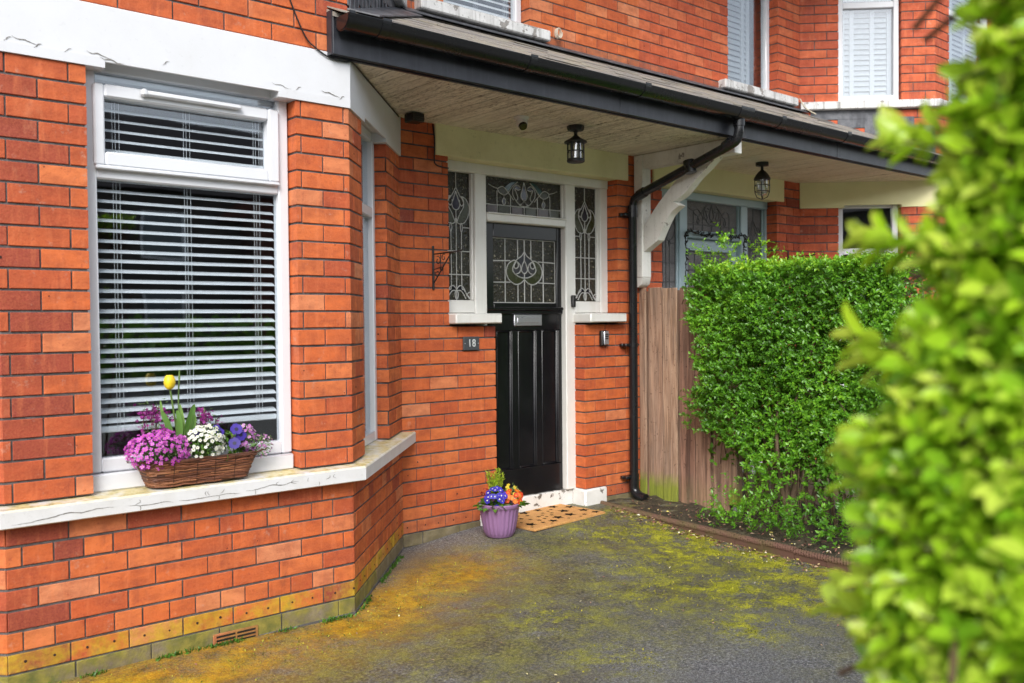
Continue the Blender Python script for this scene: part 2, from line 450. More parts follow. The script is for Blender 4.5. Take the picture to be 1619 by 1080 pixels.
def window_unit(parent, name, F, u0, u1, z0, z1, d0=-.075, transom=None, mat=None, glass=None, fw=.05, bottom=.06, mull=()):
    """framed window: the frame is the part; sashes, panes are its sub-parts"""
    mat = mat or M_UPVC; glass = glass or M_GLASS
    b = MB(); db = d0 - .06
    b.fbox(F, u0, u0 + fw, db, d0, z0, z1, .006); b.fbox(F, u1 - fw, u1, db, d0, z0, z1, .006)
    b.fbox(F, u0 + fw, u1 - fw, db, d0 - .001, z1 - fw, z1, .006); b.fbox(F, u0 + fw, u1 - fw, db, d0 - .001, z0, z0 + bottom, .006)
    zs = [z0 + bottom] + ([transom] if transom else []) + [z1 - fw]
    if transom: b.fbox(F, u0 + fw, u1 - fw, db, d0 - .0015, transom - .03, transom + .03, .006)
    w = b.build(name, mat, parent, 40)
    for i in range(len(zs) - 1):
        a = zs[i] + (.03 if i else 0); c = zs[i + 1] - (.03 if i + 1 < len(zs) - 1 else 0)
        us = [u0 + fw] + list(mull) + [u1 - fw]
        g = MB(); g.fbox(F, u0 + fw + .002, u1 - fw - .002, d0 - .034, d0 - .030, a + .002, c - .002); g.build('pane', glass, w)
    return w

def shutters(parent, F, u0, u1, z0, z1, d, stiles, pitch=.05):
    b = MB(); e = [u0] + stiles + [u1]
    for s in e: b.fbox(F, s - .022, s + .022, d - .03, d, z0, z1, .004)
    z = z0 + .03
    while z < z1 - .03:
        for a, c in zip(e, e[1:]):
            p = [F(a + .022, d - .004, z - .022), F(c - .022, d - .004, z - .022), F(c - .022, d - .028, z + .026), F(a + .022, d - .028, z + .026)]
            q = [F(a + .022, d - .010, z - .024), F(c - .022, d - .010, z - .024), F(c - .022, d - .034, z + .024), F(a + .022, d - .034, z + .024)]
            b.hexa(q + p)
        z += pitch
    return b.build('shutter', M_SHUT, parent)

# ------------------------------------------------------------------ leaded lights
class Lead:
    def __init__(s, F, uc, d): s.F, s.uc, s.d = F, uc, d; s.b = MB(); s.polys = []
    def line(s, pts, r=.0038, sm=True, both=True, closed=False):
        for sg in ((1, -1) if both else (1,)):
            q = [Vector((p[0] * sg, p[1], 0)) for p in pts]
            if sm and len(q) > 2: q = spline(q, 6, closed)
            if closed: q = list(q) + [q[0]]
            s.b.tube([s.F(s.uc + p.x, s.d, p.y) for p in q], r, 6)
    def poly(s, pts, mat, both=True, dd=0.):
        q = [(p.x, p.y) for p in spline([(a, b_, 0) for a, b_ in pts], 6, True)]
        for sg in ((1, -1) if both else (1,)):
            s.polys.append((mat, MB())); s.polys[-1][1].prism([s.F(s.uc + a * sg, s.d - .0015 + dd, z) for a, z in q], Vector(s.F(0, .0012, 0)) - Vector(s.F(0, 0, 0)))
    def done(s, parent, came):
        s.b.build('leading', came, parent, 60)
        for m, b in s.polys: b.build('stained_glass', m, parent)

def side_motif(F, uc, d, parent, hw, z0, z1, came, col=True):
    L = Lead(F, uc, d); r = .0036
    L.line([(0, 2.36), (.03, 2.31), (.062, 2.27), (.066, 2.235), (.05, 2.205), (.028, 2.17), (.006, 2.12)], r)
    L.line([(0, 2.335), (.02, 2.28), (.034, 2.245), (.022, 2.215), (0, 2.205)], r)
    L.line([(.036, 2.30), (.060, 2.285), (.066, 2.255), (.050, 2.235), (.034, 2.25), (.030, 2.275)], r)
    L.line([(.045, 2.30), (.085, 2.285), (.113, 2.235), (.108, 2.18), (.08, 2.13), (.045, 2.112), (.015, 2.118), (.003, 2.15)], r)
    L.line([(.045, 2.118), (.054, 2.088), (.045, 2.055), (.036, 2.088)], r, closed=True)
    L.line([(0, z0), (0, 2.205)], r, both=False); L.line([(0, 2.36), (0, z1)], r, both=False)
    L.line([(.045, 2.055), (.045, 1.70), (.060, 1.665), (.085, 1.635), (hw, 1.60)], r)
    for z in (2.088, 1.925, 1.765):
        L.line([(.054 if z > 2 else .0, z), (hw, z)], r, False)
    L.line([(0, 1.665), (.03, 1.69), (.06, 1.675), (.085, 1.63), (.11, 1.60)], r)
    L.line([(0, 1.665), (.014, 1.635), (.008, 1.60)], r)
    L.line([(.004, 1.655), (.035, 1.655), (.06, 1.63), (.078, 1.60)], r)
    L.line([(.085, 1.62), (.105, 1.645), (.12, 1.635), (hw, 1.61)], r)
    L.line([(hw, z0), (hw, z1)], r, False)
    if col:
        L.poly([(0, 2.33), (.018, 2.28), (.031, 2.245), (.020, 2.218), (0, 2.210), (-.020, 2.218), (-.031, 2.245), (-.018, 2.28)], M_PURP, False)
        L.poly([(.05, 2.292), (.085, 2.278), (.106, 2.235), (.102, 2.18), (.076, 2.138), (.045, 2.122), (.012, 2.130), (.03, 2.165), (.056, 2.20), (.070, 2.235)], M_OLIVE)
        L.poly([(.006, 2.34), (.034, 2.295), (.034, 2.262), (.024, 2.285)], M_VIOLET)
        L.poly([(.044, 2.11), (.051, 2.088), (.044, 2.062), (.038, 2.088)], M_PURP)
        L.poly([(.006, 1.672), (.03, 1.684), (.055, 1.672), (.074, 1.64), (.055, 1.648), (.035, 1.662)], M_PURP)
        L.poly([(.095, 1.622), (.108, 1.638), (.118, 1.630), (.112, 1.612)], M_MAROON)
    L.done(parent, came)
def fan_motif(F, uc, d, parent, hw, z0, z1, came, col=True):
    L = Lead(F, uc, d); r = .0034; zb = z0 + .062
    L.line([(-hw, zb), (hw, zb)], r, False, False)
    for u in (0, .13, .255): L.line([(u, z0), (u, zb)], r, False, u > 0)
    L.line([(.255, zb), (.255, zb + .10)], r, False); L.line([(.13, zb), (.13, zb + .07)], r, False)
    L.line([(0, z1 - .01), (.016, z1 - .06), (.030, z1 - .105), (.018, z1 - .135), (0, z1 - .142)], r)
    L.line([(.035, z1 - .05), (.07, z1 - .035), (.105, z1 - .065), (.105, z1 - .11), (.07, z1 - .155), (.035, z1 - .175), (0, z1 - .145)], r)
    L.line([(.032, z1 - .06), (.055, z1 - .07), (.085, z1 - .065), (.06, z1 - .12), (.07, z1 - .145)], r)
    L.line([(0, z1 - .145), (.02, z1 - .165), (.045, z1 - .178), (0, z1 - .185)], r)
    L.line([(.06, z1 - .012), (.11, z1 - .05), (.15, z1 - .095), (.19, z1 - .115), (.235, z1 - .10), (.245, z1 - .075), (.21, z1 - .058), (.18, z1 - .068), (.135, z1 - .11), (.10, z1 - .145)], r)
    L.line([(.19, z1 - .115), (.19, zb + .055)], r * .8, False)
    L.line([(.19, zb + .055), (.206, zb + .03), (.19, zb + .004), (.174, zb + .03)], r, closed=True)
    L.line([(.245, z1 - .075), (.29, z1 - .065), (.33, z1 - .05)], r * .8)
    if col:
        L.poly([(0, z1 - .02), (.014, z1 - .06), (.026, z1 - .105), (.014, z1 - .132), (-.014, z1 - .132), (-.026, z1 - .105), (-.014, z1 - .06)], M_PURP, False)
        L.poly([(.155, z1 - .092), (.19, z1 - .11), (.232, z1 - .098), (.238, z1 - .078), (.21, z1 - .063), (.18, z1 - .073)], M_OLIVE)
        L.poly([(.07, z1 - .012), (.115, z1 - .045), (.15, z1 - .085), (.18, z1 - .062), (.12, z1 - .02)], M_TEAL)
        L.poly([(.04, z1 - .055), (.07, z1 - .042), (.098, z1 - .068), (.075, z1 - .066), (.055, z1 - .075)], M_PURP)
        L.poly([(.19, zb + .05), (.201, zb + .03), (.19, zb + .01), (.179, zb + .03)], M_PURP)
        for i, u in enumerate((-.30, -.19, -.065, .065, .19, .30)):
            w = .05 if abs(u) < .2 else .045
            L.polys.append(((M_MAROON, M_OLIVE)[i % 2], MB())); L.polys[-1][1].prism([F(uc + a, d - .0015, z) for a, z in ((u - w, z0 + .004), (u + w, z0 + .004), (u + w, zb - .004), (u - w, zb - .004))], Vector(F(0, .0012, 0)) - Vector(F(0, 0, 0)))
    L.done(parent, came)
def door_motif(F, uc, d, parent, hw, z0, z1, came, col=True):
    L = Lead(F, uc, d); r = .0042; k = .000684; kz = .0005
    X = lambda x: (x - 800) * k
    Z = lambda y: 2.034 - (y - 150) * kz
    q = lambda *a: [(-X(x), Z(y)) for x, y in a]
    for u in (.185,): L.line([(u, z0), (u, z1)], r, False)
    L.line([(.064, z1), (.064, Z(420))], r, False); L.line([(.064, z0), (.064, Z(805))], r, False)
    L.line([(0, z1), (0, Z(450))], r, False, False); L.line([(0, z0), (0, Z(640))], r, False, False)
    L.line([(hw, Z(470)), (-X(600), Z(460))], r, False); L.line([(hw, Z(775)), (-X(600), Z(770))], r, False)
    for u in (hw - .003,): L.line([(u, z0), (u, z1)], r, False)
    for z in (z0 + .003, z1 - .003): L.line([(-hw, z), (hw, z)], r, False, False)
    L.line(q((800, 320), (760, 385), (695, 440), (655, 510), (635, 590), (660, 640), (710, 680), (760, 700), (800, 705)), r)
    L.line(q((800, 450), (770, 520), (757, 585), (775, 625), (800, 640)), r)
    L.line(q((690, 455), (640, 455), (575, 510), (545, 620), (580, 730), (660, 795), (730, 790), (785, 745), (800, 715)), r)
    L.line(q((690, 460), (655, 530), (672, 568), (705, 555), (716, 515), (700, 475)), r)
    L.line(q((700, 470), (735, 510), (750, 580), (720, 632), (690, 645)), r)
    if col:
        L.poly(q((680, 468), (640, 468), (585, 515), (556, 620), (588, 722), (660, 783), (725, 780), (780, 735), (790, 716), (745, 708), (690, 680), (640, 635), (628, 590), (642, 520)), M_OLIVE)
        L.poly(q((792, 350), (762, 395), (705, 445), (735, 490), (752, 560), (765, 510), (792, 445)), M_VIOLET)
        L.poly(q((760, 640), (715, 645), (700, 665), (745, 692), (792, 697), (792, 652)), M_VIOLET)
        L.poly(q((800, 465), (776, 525), (764, 585), (780, 620), (800, 630), (820, 620), (836, 585), (824, 525)), M_PURP, False)
        L.poly(q((655, 560), (645, 590), (680, 632), (715, 620), (740, 580), (732, 530), (715, 560), (680, 580)), M_PURP)
    L.done(parent, came)

# ------------------------------------------------------------------ one house of the pair
def build_house(own):
    MIRROR[0] = not own
    root = thing('terraced_house',
                 'orange brick house with white bay window and black panelled front door' if own else
                 'red brick neighbouring house with pale blue door behind the hedge', 'house', (3.2 if own else 2 * XM - 3.2, 0, 0), 'mirrored pair of brick houses')
    BM = [M_BRICK, M_MORT, M_HOLE] if own else [M_BRICK2, M_MORT, M_HOLE]
    BMU = [M_BRICK, M_MORT, M_HOLE]
    cx, cy = (2.328, -.932) if own else (2.36, -.885)
    ex = 3.24; lx = 3.12 - cx; le = 3.12 - ex
    cl = math.hypot(ex - cx, cy); ang = math.atan2(-cy, ex - cx)
    CF = frame(cx, cy, ang)                     # canted side, u from the front corner
    FF = frame(0, cy, 0); WF = frame(0, 0, 0)
    ct = lambda t: (cx + (ex - cx) * t / cl, cy - cy * t / cl)
    crev = lambda t: tuple(CF(t, -.10, 0)[:2])
    t0, t1 = (.264, .90) if own else (.31, .887)
    def damp(k, p, c):
        g = {0: .85, 1: .06}.get(k, 0)
        r = c[0]
        if k == 0 and rnd.random() < .12: r = .02
        if own and p.x < .95 and k > 7: r *= rnd.choice((.12, .25, .35, .6))
        elif own and p.x < 1.1 and rnd.random() < .2: r *= .4
        elif k < 7 and rnd.random() < .06: r = rnd.uniform(.02, .16)
        elif k < 7 and rnd.random() < .05: r = rnd.uniform(.9, 1)
        return (r, g if own else .2, 0, 1)
    def sooty_skylit(k, p, c):
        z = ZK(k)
        return (min(.97, c[0] + .18), 0, .6 if 3.3 < z < 3.42 else 0, 1)  # paler tint paints in the extra sky light; band is roofline soot
    # ---- plinth below the brickwork
    b = MB()
    def grn(k, p, c): return (c[0], .9 if p.y < -.5 else .25, 0, 1)
    lay(b, [(le, 0), (lx, cy), (cx, cy), (ex, 0)], -1, 0, colf=grn, L=.30, phase=.1, jh=.006)
    lay(b, [(ex, -.001), (4.013, -.001), (4.013, .12)], -1, 0, colf=grn, L=.30, jh=.006); lay(b, [(4.878, .12), (4.878, -.001), (XM, -.001)], -1, 0, colf=grn, L=.3, jh=.006)
    sweep(b, [(le, 0), (lx, cy), (cx, cy), (ex, 0)], [(.004, -.3), (.004, .012), (-.05, .02), (-.05, -.3)], 1)
    b.build('plinth', [M_PLINTH, M_MORT, M_HOLE], root)
    # ---- bay walls
    b = MB(); heads = (1, 5)
    bayp = [(le, 0), (lx, cy), (cx, cy), (ex, 0)]
    lay(b, bayp, 0, 7, heads=heads, phase=.06, colf=damp, holes=(0,), jh=.0105)
    f0, f1 = 1.117, 2.044
    lay(b, [(le, 0), (lx, cy), (f0, cy), (f0, cy + .10)], 8, 29, phase=.03, colf=damp)
    lay(b, [(f1, cy + .10), (f1, cy), (cx, cy), ct(t0), crev(t0)], 8, 29, phase=.10)
    lay(b, [crev(t1), ct(t1), (ex, 0)], 8, 29, phase=.02)
    lay(b, bayp, 32, 40, phase=.06, colf=lambda k, p, c: c)
    g0, g1 = (1.08, 2.08)
    lay(b, [(le, 0), (lx, cy), (g0, cy), (g0, cy + .10)], 41, 62, phase=.03)
    lay(b, [(g1, cy + .10), (g1, cy), (cx, cy), ct(t0), crev(t0)], 41, 62, phase=.10)
    lay(b, [crev(t1), ct(t1), (ex, 0)], 41, 62, phase=.02)
    b.build('bay_wall', BM, root)
    # ---- main wall beside and over the door
    b = MB()
    lay(b, [(ex - .02, 0), (4.013, 0), (4.013, .115)], 0, 16, phase=.1, holes=(0,), colf=lambda k, p, c: (c[0], 0, .3 if k == 0 else 0, 1))
    lay(b, [(ex - .02, 0), (3.621, 0), (3.621, .115)], 16, 32, phase=.1)
    b.build('wall', BM, root); b = MB()
    lay(b, [(4.878, .115), (4.878, 0), (XM, 0)], 0, 16, phase=.0, holes=(0,), colf=lambda k, p, c: (c[0], 0, .35 if k == 0 else 0, 1))
    lay(b, [(5.247, .115), (5.247, 0), (XM, 0)], 16, 32, phase=.0)
    b.build('wall', BM, root)
    b = MB()
    lay(b, [(ex - .02, 0), (XM, 0)], 32, 40, phase=.1, colf=sooty_skylit)
    u0, u1 = 3.60, 4.355
    lay(b, [(ex - .02, 0), (u0, 0), (u0, .115)], 40, 58, phase=.1, colf=sooty_skylit); lay(b, [(u1, .115), (u1, 0), (XM, 0)], 40, 58, phase=.0, colf=sooty_skylit)
    lay(b, [(u0 - .4, -.001), (u1 + .4, -.001)], 39, 40, phase=.1, colf=sooty_skylit)
    lay(b, [(ex - .02, 0), (XM, 0)], 58, 62, phase=.1)
    b.build('upper_wall', BMU if own else BM, root); b = MB()
    lay(b, [(-1.6, 0), (le + .02, 0)], 0, 62)     # the far side of the bay, out of the picture's edge
    b.build('wall', BM, root)
    # ---- bay sill and lintel band
    b = MB()
    prof = [(-.13, .668), (.06, .668), (.072, .674), (.073, .733), (.066, .741), (-.13, .752)]
    sweep(b, [(le - .05, -.05 + .05), (lx, cy), (cx, cy), (ex + .05, .05)], prof)
    b.build('window_sill', M_SILL, root, 30)
    b = MB()
    sweep(b, [(le, 0), (lx, cy), (cx, cy), (ex, 0)], [(-.13, 2.545), (-.05, 2.545), (.006, 2.512), (.010, 2.515), (.012, 2.738), (.006, 2.743), (-.13, 2.743)])
    lf = [(.0095, 2.490), (.0112, 2.513), (-.09, 2.548), (-.1, 2.49)]
    for pp in ([(le, 0), (lx, cy), (1.19, cy)], [(1.955, cy), (cx, cy), ct(.31)], [ct(t1 - .05), (ex, 0)]):
        sweep(b, pp, [(-.10, 2.490), (.010, 2.490), (.0115, 2.53), (-.10, 2.56)])
    b.build('lintel', M_WHITE if own else M_CREAM2, root, 30)
    # ---- big bay window
    w = window_unit(root, 'bay_window', FF, f0 + .005, f1 - .005, .825, 2.545, -.07, 2.08, fw=.052, bottom=.06)
    b = MB(); s0, s1, z0, z1 = 1.160, 1.986, 2.102, 2.442
    for (a, c, e, f) in ((s0, s0 + .044, z0, z1), (s1 - .055, s1, z0, z1), (s0 + .044, s1 - .055, z0, z0 + .06), (s0 + .044, s1 - .055, z1 - .056, z1)):
        b.fbox(FF, a, c, -.12, -.05, e, f, .008)
    b.fbox(FF, s0 + .004, s1 - .004, -.07, -.044, z0 - .014, z0 + .002, .004)
    b.build('sash', M_UPVC, w, 40)
    if own:
        b = MB(); b.fbox(FF, 1.36, 1.79, -.052, -.022, 2.412, 2.434, .006); b.fbox(FF, 1.345, 1.372, -.052, -.016, 2.407, 2.439, .008)
        b.build('trickle_vent', M_UPVC, w, 40)
    b = MB(); b.fbox(FF, f0 + .006, f1 - .006, -.13, -.052, .748, .822, .006); b.build('sill_board', M_UPVC, w, 40)
    # ---- canted side window
    cw = window_unit(root, 'side_window', CF, t0 + .005, t1 - .005, .75, 2.545, -.07, 2.08, fw=.055)
    # ---- bay window upstairs
    b = MB()
    sweep(b, [(le, 0), (lx, cy), (cx, cy), (ex, .0)], [(-.13, 3.412), (.055, 3.412), (.062, 3.418), (.062, 3.478), (.055, 3.485), (-.13, 3.495)])
    b.build('upper_sill', M_SILLU, root, 30)
    uw = window_unit(root, 'upper_bay_window', FF, g0 + .005, g1 - .005, 3.495, 5.15, -.05, 4.40, glass=M_GLASSU)
    shutters(uw, FF, g0 + .07, g1 - .07, 3.56, 5.1, -.13, [g0 + .36, g0 + .66])
    sw = window_unit(root, 'upper_side_window', CF, t0 + .005, t1 - .005, 3.495, 5.15, -.05, 4.41, glass=M_GLASSU)
    shutters(sw, CF, t0 + .07, t1 - .07, 3.56, 5.1, -.13, [t0 + .23, t0 + .42])
    # ---- small window over the porch
    b = MB(); b.box(3.37, 4.49, -.075, .13, 3.43, 3.505, .008); b.build('upper_sill', M_SILLU, root, 30)
    mw = window_unit(root, 'upper_window', WF, u0 + .003, u1 - .003, 3.507, 4.90, -.085, None, glass=M_GLASSU, fw=.055)
    if not own: shutters(mw, WF, u0 + .26, u1 - .06, 3.57, 4.86, -.14, [u0 + .34])
    # ---- door surround
    D = -.105                               # front of the frame, behind the wall face
    fm = M_WOODW if own else M_BLUE
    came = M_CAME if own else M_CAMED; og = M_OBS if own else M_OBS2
    b = MB()
    for (a, c, e, f) in ((3.621, 3.655, 1.50, 2.53), (3.925, 4.03, .165, 2.475), (4.79, 4.895, .165, 2.475), (5.165, 5.247, 1.50, 2.475)):
        b.fbox(WF, a, c, D - .06, D, e, f, .006)
    b.fbox(WF, 3.625, 5.245, D - .06, D + .012, 2.462, 2.535, .008)
    b.fbox(WF, 4.031, 4.789, D - .06, D + .010, 2.142, 2.20, .008)
    b.fbox(WF, 4.031, 4.789, D - .03, D + .022, 2.195, 2.205, .003)
    for (a, c) in ((3.656, 3.924), (4.896, 5.164)):
        b.fbox(WF, a, c, D - .06, D - .002, 1.50, 1.59, .006)
    for (a, c) in ((3.655, 3.671), (3.909, 3.925), (4.895, 4.911), (5.149, 5.165)):
        b.fbox(WF, a, c, D - .05, D - .018, 1.591, 2.461, .004)
    for (a, c) in ((4.03, 4.044), (4.776, 4.79)): b.fbox(WF, a, c, D - .05, D - .02, 2.206, 2.461, .004)
    df = b.build('door_frame', fm, root, 40)
    for uc in (3.79, 5.03):
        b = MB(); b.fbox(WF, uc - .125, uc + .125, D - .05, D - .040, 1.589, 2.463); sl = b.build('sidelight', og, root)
        side_motif(WF, uc, D - .037, sl, .118, 1.592, 2.46, came, own)
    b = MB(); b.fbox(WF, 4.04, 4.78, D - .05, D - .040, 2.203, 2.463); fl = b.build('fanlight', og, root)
    fan_motif(WF, 4.41, D - .037, fl, .365, 2.206, 2.458, came, own)
    # ---- door
    DD = -.150; dm = M_DOOR if own else M_BLUE
    b = MB(); x0, x1, zb, zt = 4.033, 4.787, .168, 2.140
    ga, gb, gz0, gz1 = 4.125, 4.738, 1.574, 2.040
    pan = ((4.150, 4.287), (4.350, 4.520), (4.583, 4.743)); pz0, pz1 = .372, 1.375
    def dbox(a, c, e, f, d=0., ch=.004): b.fbox(WF, a, c, DD - .045, DD + d, e, f, ch)
    dbox(x0, ga, pz1 + .0, zt); dbox(gb, x1, pz1 + .0, zt); dbox(ga, gb, gz1, zt); dbox(ga, gb, pz1, gz0)
    dbox(x0, x1, zb, pz0); dbox(x0, pan[0][0], pz0, pz1)
    for (a, c) in ((pan[0][1], pan[1][0]), (pan[1][1], pan[2][0]), (pan[2][1], x1)): dbox(a, c, pz0, pz1)
    door = b.build('front_door', dm, root, 40)
    b = MB()
    for (a, c) in pan: b.fbox(WF, a, c, DD - .04, DD - .016, pz0, pz1)
    for (a, c) in pan:
        m = .014
        b.fbox(WF, a, a + m, DD - .02, DD - .004, pz0, pz1, .006); b.fbox(WF, c - m, c, DD - .02, DD - .004, pz0, pz1, .006)
        b.fbox(WF, a + m, c - m, DD - .02, DD - .004, pz0, pz0 + m, .006); b.fbox(WF, a + m, c - m, DD - .02, DD - .004, pz1 - m, pz1, .006)
    b.build('panel', dm, door, 40)
    b = MB(); b.fbox(WF, x0 + .004, x1 - .004, DD, DD + .028, 1.520, 1.545, .006); b.fbox(WF, x0 + .004, x1 - .004, DD, DD + .016, 1.495, 1.520, .004)
    b.build('drip_ledge', dm, door, 40)
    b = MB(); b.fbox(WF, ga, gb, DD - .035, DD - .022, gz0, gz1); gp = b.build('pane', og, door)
    door_motif(WF, (ga + gb) / 2, DD - .019, gp, (gb - ga) / 2, gz0, gz1, came, own)
    if own:
        b = MB(); b.fbox(WF, 4.305, 4.575, DD, DD + .012, 1.408, 1.490, .004); b.fbox(WF, 4.330, 4.550, DD + .010, DD + .018, 1.428, 1.470, .005)
        b.build('letterbox', M_SILVER, door, 40)
        b = MB(); b.fbox(WF, 4.835, 4.868, D, D + .03, 1.545, 1.635, .006); b.tube([WF(4.851, D + .02, 1.60), WF(4.851, D + .045, 1.60)], .012, 10)
        b.build('latch', M_IRON, df, 40)
    # ---- threshold and painted bases of the piers
    b = MB(); b.box(4.02, 4.875, .128, .23, -.05, .164, .006); b.box(4.858, 5.10, -.018, .127, -.05, .170, .012); b.box(3.865, 4.022, -.012, .127, -.05, .150, .012)
    b.build('threshold', M_STEP, root, 40)
    # ---- sidelight sills
    for (a, c) in ((3.617, 4.012), (4.866, 5.262)):
        b = MB(); b.fbox(WF, a, c, -.16, .08, 1.428, 1.497, .008); b.build('window_sill', M_WOODW, root, 40)
    # ---- concrete beam over the entrance
    b = MB(); b.box(3.515, 5.363, -.014, .13, 2.530, 2.738, .006); b.build('beam', M_CREAM if own else M_CREAM2, root, 40)
    # ---- porch: soffit boards, fascia, gutter, slates, flashing
    pe = 2.215; sof = M_SOFF if own else M_SOFF2
    cant_y = lambda x: cy + (x - cx) * (-cy) / (ex - cx)
    b = MB(); x = pe; wb = .098
    while x < XM - .01:
        x2 = min(x + wb, XM - .0005)
        ya = max(0, 0) if x >= ex else min(0, cant_y(x)); yb = 0 if x2 >= ex else min(0, cant_y(x2))
        p = [(x + .0026, -.958), (x2 - .0026, -.958), (x2 - .0026, max(yb, -.95)), (x + .0026, max(ya, -.95))]
        zz = 2.730 + rnd.uniform(-.0012, .0012)
        b.prism([(q[0], q[1], zz) for q in p], (0, 0, .016), 0, (rnd.random(), 0, 0, 1)); x = x2
    b.prism([(pe, -.957, 2.748), (XM, -.957, 2.748), (XM, 0, 2.748), (ex, 0, 2.748), (cx, cy, 2.748)], (0, 0, .01))
    b.build('soffit', sof, root)
    b = MB(); b.box(pe, 4.245, -.986, -.960, 2.722, 2.905, .004); b.box(4.247, XM - .0005, -.986, -.960, 2.722, 2.905, .004)
    b.box(4.215, 4.277, -.989, -.985, 2.722, 2.905, .001)
    b.box(pe, XM, -.9590, -.94, 2.716, 2.729)
    if own: b.box(pe - .006, pe - .001, -.987, -.94, 2.722, 2.93)
    b.build('fascia', M_FASC, root, 40)
    b = MB(); gy, gz, gr = -1.056, 2.888, .067
    pf = [(gy + gr * math.cos(a), gz + gr * math.sin(a)) for a in np.linspace(PI, 2 * PI, 15)]
    pi_ = [(gy + (gr - .004) * math.cos(a), gz + (gr - .004) * math.sin(a)) for a in np.linspace(2 * PI, PI, 15)]
    pr = [(pf[0][0] - .004, pf[0][1]), (pf[0][0] - .004, pf[0][1] - .006)] + pf[1:] + pi_
    b.prism([(pe + .01, y, z) for y, z in pr], (XM - pe - .0105, 0, 0))
    for jx, jw in ((pe + .012, .03), (2.41, .05), (3.36, .05), (4.30, .05), (5.28, .15) if own else (5.2, .05)):
        q = [(gy + (gr + .004) * math.cos(a), gz + (gr + .004) * math.sin(a)) for a in np.linspace(PI - .15, 2 * PI, 15)]
        q2 = [(gy + (gr - .001) * math.cos(a), gz + (gr - .001) * math.sin(a)) for a in np.linspace(2 * PI, PI - .15, 15)]
        b.prism([(jx, y, z) for y, z in q + q2], (jw, 0, 0))
    b.prism([(pe + .008, gy + (gr - .002) * math.cos(a), gz + (gr - .002) * math.sin(a)) for a in np.linspace(PI, 2 * PI, 15)], (.004, 0, 0))
    gut = b.build('gutter', M_BLACKP, root, 40)
    roof_z = lambda y: 3.395 + (y + .0) * .468
    b = MB(); row = 0; y = -1.05
    while y < -.02:
        y2 = min(y + .165, 0.)
        x = pe + .0 + (row % 2) * .15 - .15
        while x < XM:
            xa, xb = max(x, pe), min(x + .298, XM - .0005)
            lim = max(ex - 0, 0) if y > -.0 else cx + (y - cy) * (ex - cx) / (-cy) - .03
            if xb > max(xa, lim if y > cy else pe) + .02:
                xa = max(xa, lim - .2 if y > cy else pe)
                za = roof_z(y) + .010 + rnd.uniform(-.0035, .0035); zb_ = roof_z(y2) + .001
                dz = rnd.uniform(-.003, .003); yy = y + rnd.uniform(-.008, .005)
                b.hexa([(xa + .002, yy, za - .006), (xb - .002, yy, za - .006 + dz), (xb - .002, y2 + .05, zb_ + .018), (xa + .002, y2 + .05, zb_ + .018),
                        (xa + .002, yy, za), (xb - .002, yy, za + dz), (xb - .002, y2 + .05, zb_ + .024), (xa + .002, y2 + .05, zb_ + .024)], 0, (rnd.random(), 0, 0, 1))
            x += .30
        y = y2; row += 1
    b.prism([(pe, -1.0, roof_z(-1.0) - .03), (XM, -1.0, roof_z(-1.0) - .03), (XM, 0, roof_z(0) - .03), (pe, 0, roof_z(0) - .03)], (0, 0, .02))
    rf = b.build('porch_roof', M_SLATE, root)
    b = MB()
    b.hexa([(ex, -.10, roof_z(-.1) + .03), (XM, -.10, roof_z(-.1) + .03), (XM, -.009, 3.405), (ex, -.009, 3.405), (ex, -.10, roof_z(-.1) + .034), (XM, -.10, roof_z(-.1) + .034), (XM, -.009, 3.435), (ex, -.009, 3.435)])
    # stepped lead on the canted side: one sheet per course, following the slope
    steps = 0
    for k in range(34, 40):
        zc = ZK(k); yl = (zc - 3.395) / .468 - .42
        ta = max(0.0, cl * (yl - cy) / (-cy)) ; tb = min(cl, cl * (min(0, yl + .50) - cy) / (-cy))
        if tb - ta > .05: b.fbox(CF, ta, tb, .001, .005 + .0015 * (k % 2), zc, ZK(k + 1) + .012, .001); steps += 1
    if own:
        for t in np.arange(.02, .9, .085): b.tube([CF(t, .008, 2.95), CF(t + .005, .010, 3.3)], .005, 6)
        b.hexa([CF(0, .0, 2.97), CF(cl, .0, 3.42), CF(cl, .16, 3.36), CF(0, .16, 2.93)] + [CF(0, .0, 2.978), CF(cl, .0, 3.428), CF(cl, .16, 3.366), CF(0, .16, 2.937)])
    b.build('flashing', M_LEAD, rf)
    # ---- rooms behind the glass, and the main roof that keeps daylight out of them
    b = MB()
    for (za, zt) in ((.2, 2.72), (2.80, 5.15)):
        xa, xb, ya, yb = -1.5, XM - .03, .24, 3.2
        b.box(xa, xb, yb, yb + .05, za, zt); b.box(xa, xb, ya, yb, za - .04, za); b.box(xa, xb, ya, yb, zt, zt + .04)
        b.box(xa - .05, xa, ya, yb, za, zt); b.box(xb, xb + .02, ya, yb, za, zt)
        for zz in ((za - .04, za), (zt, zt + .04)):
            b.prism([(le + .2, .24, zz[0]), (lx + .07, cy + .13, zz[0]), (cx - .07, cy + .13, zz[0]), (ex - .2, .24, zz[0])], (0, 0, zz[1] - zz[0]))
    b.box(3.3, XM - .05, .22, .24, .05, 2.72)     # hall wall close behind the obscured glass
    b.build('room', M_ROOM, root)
    b = MB()
    b.hexa([(-1.6, -1.3, 5.22), (XM, -1.3, 5.22), (XM, 3.3, 5.22), (-1.6, 3.3, 5.22), (-1.6, -1.3, 5.3), (XM, -1.3, 5.3), (XM, 3.3, 7.4), (-1.6, 3.3, 7.4)])
    b.build('roof', M_TILE, root)
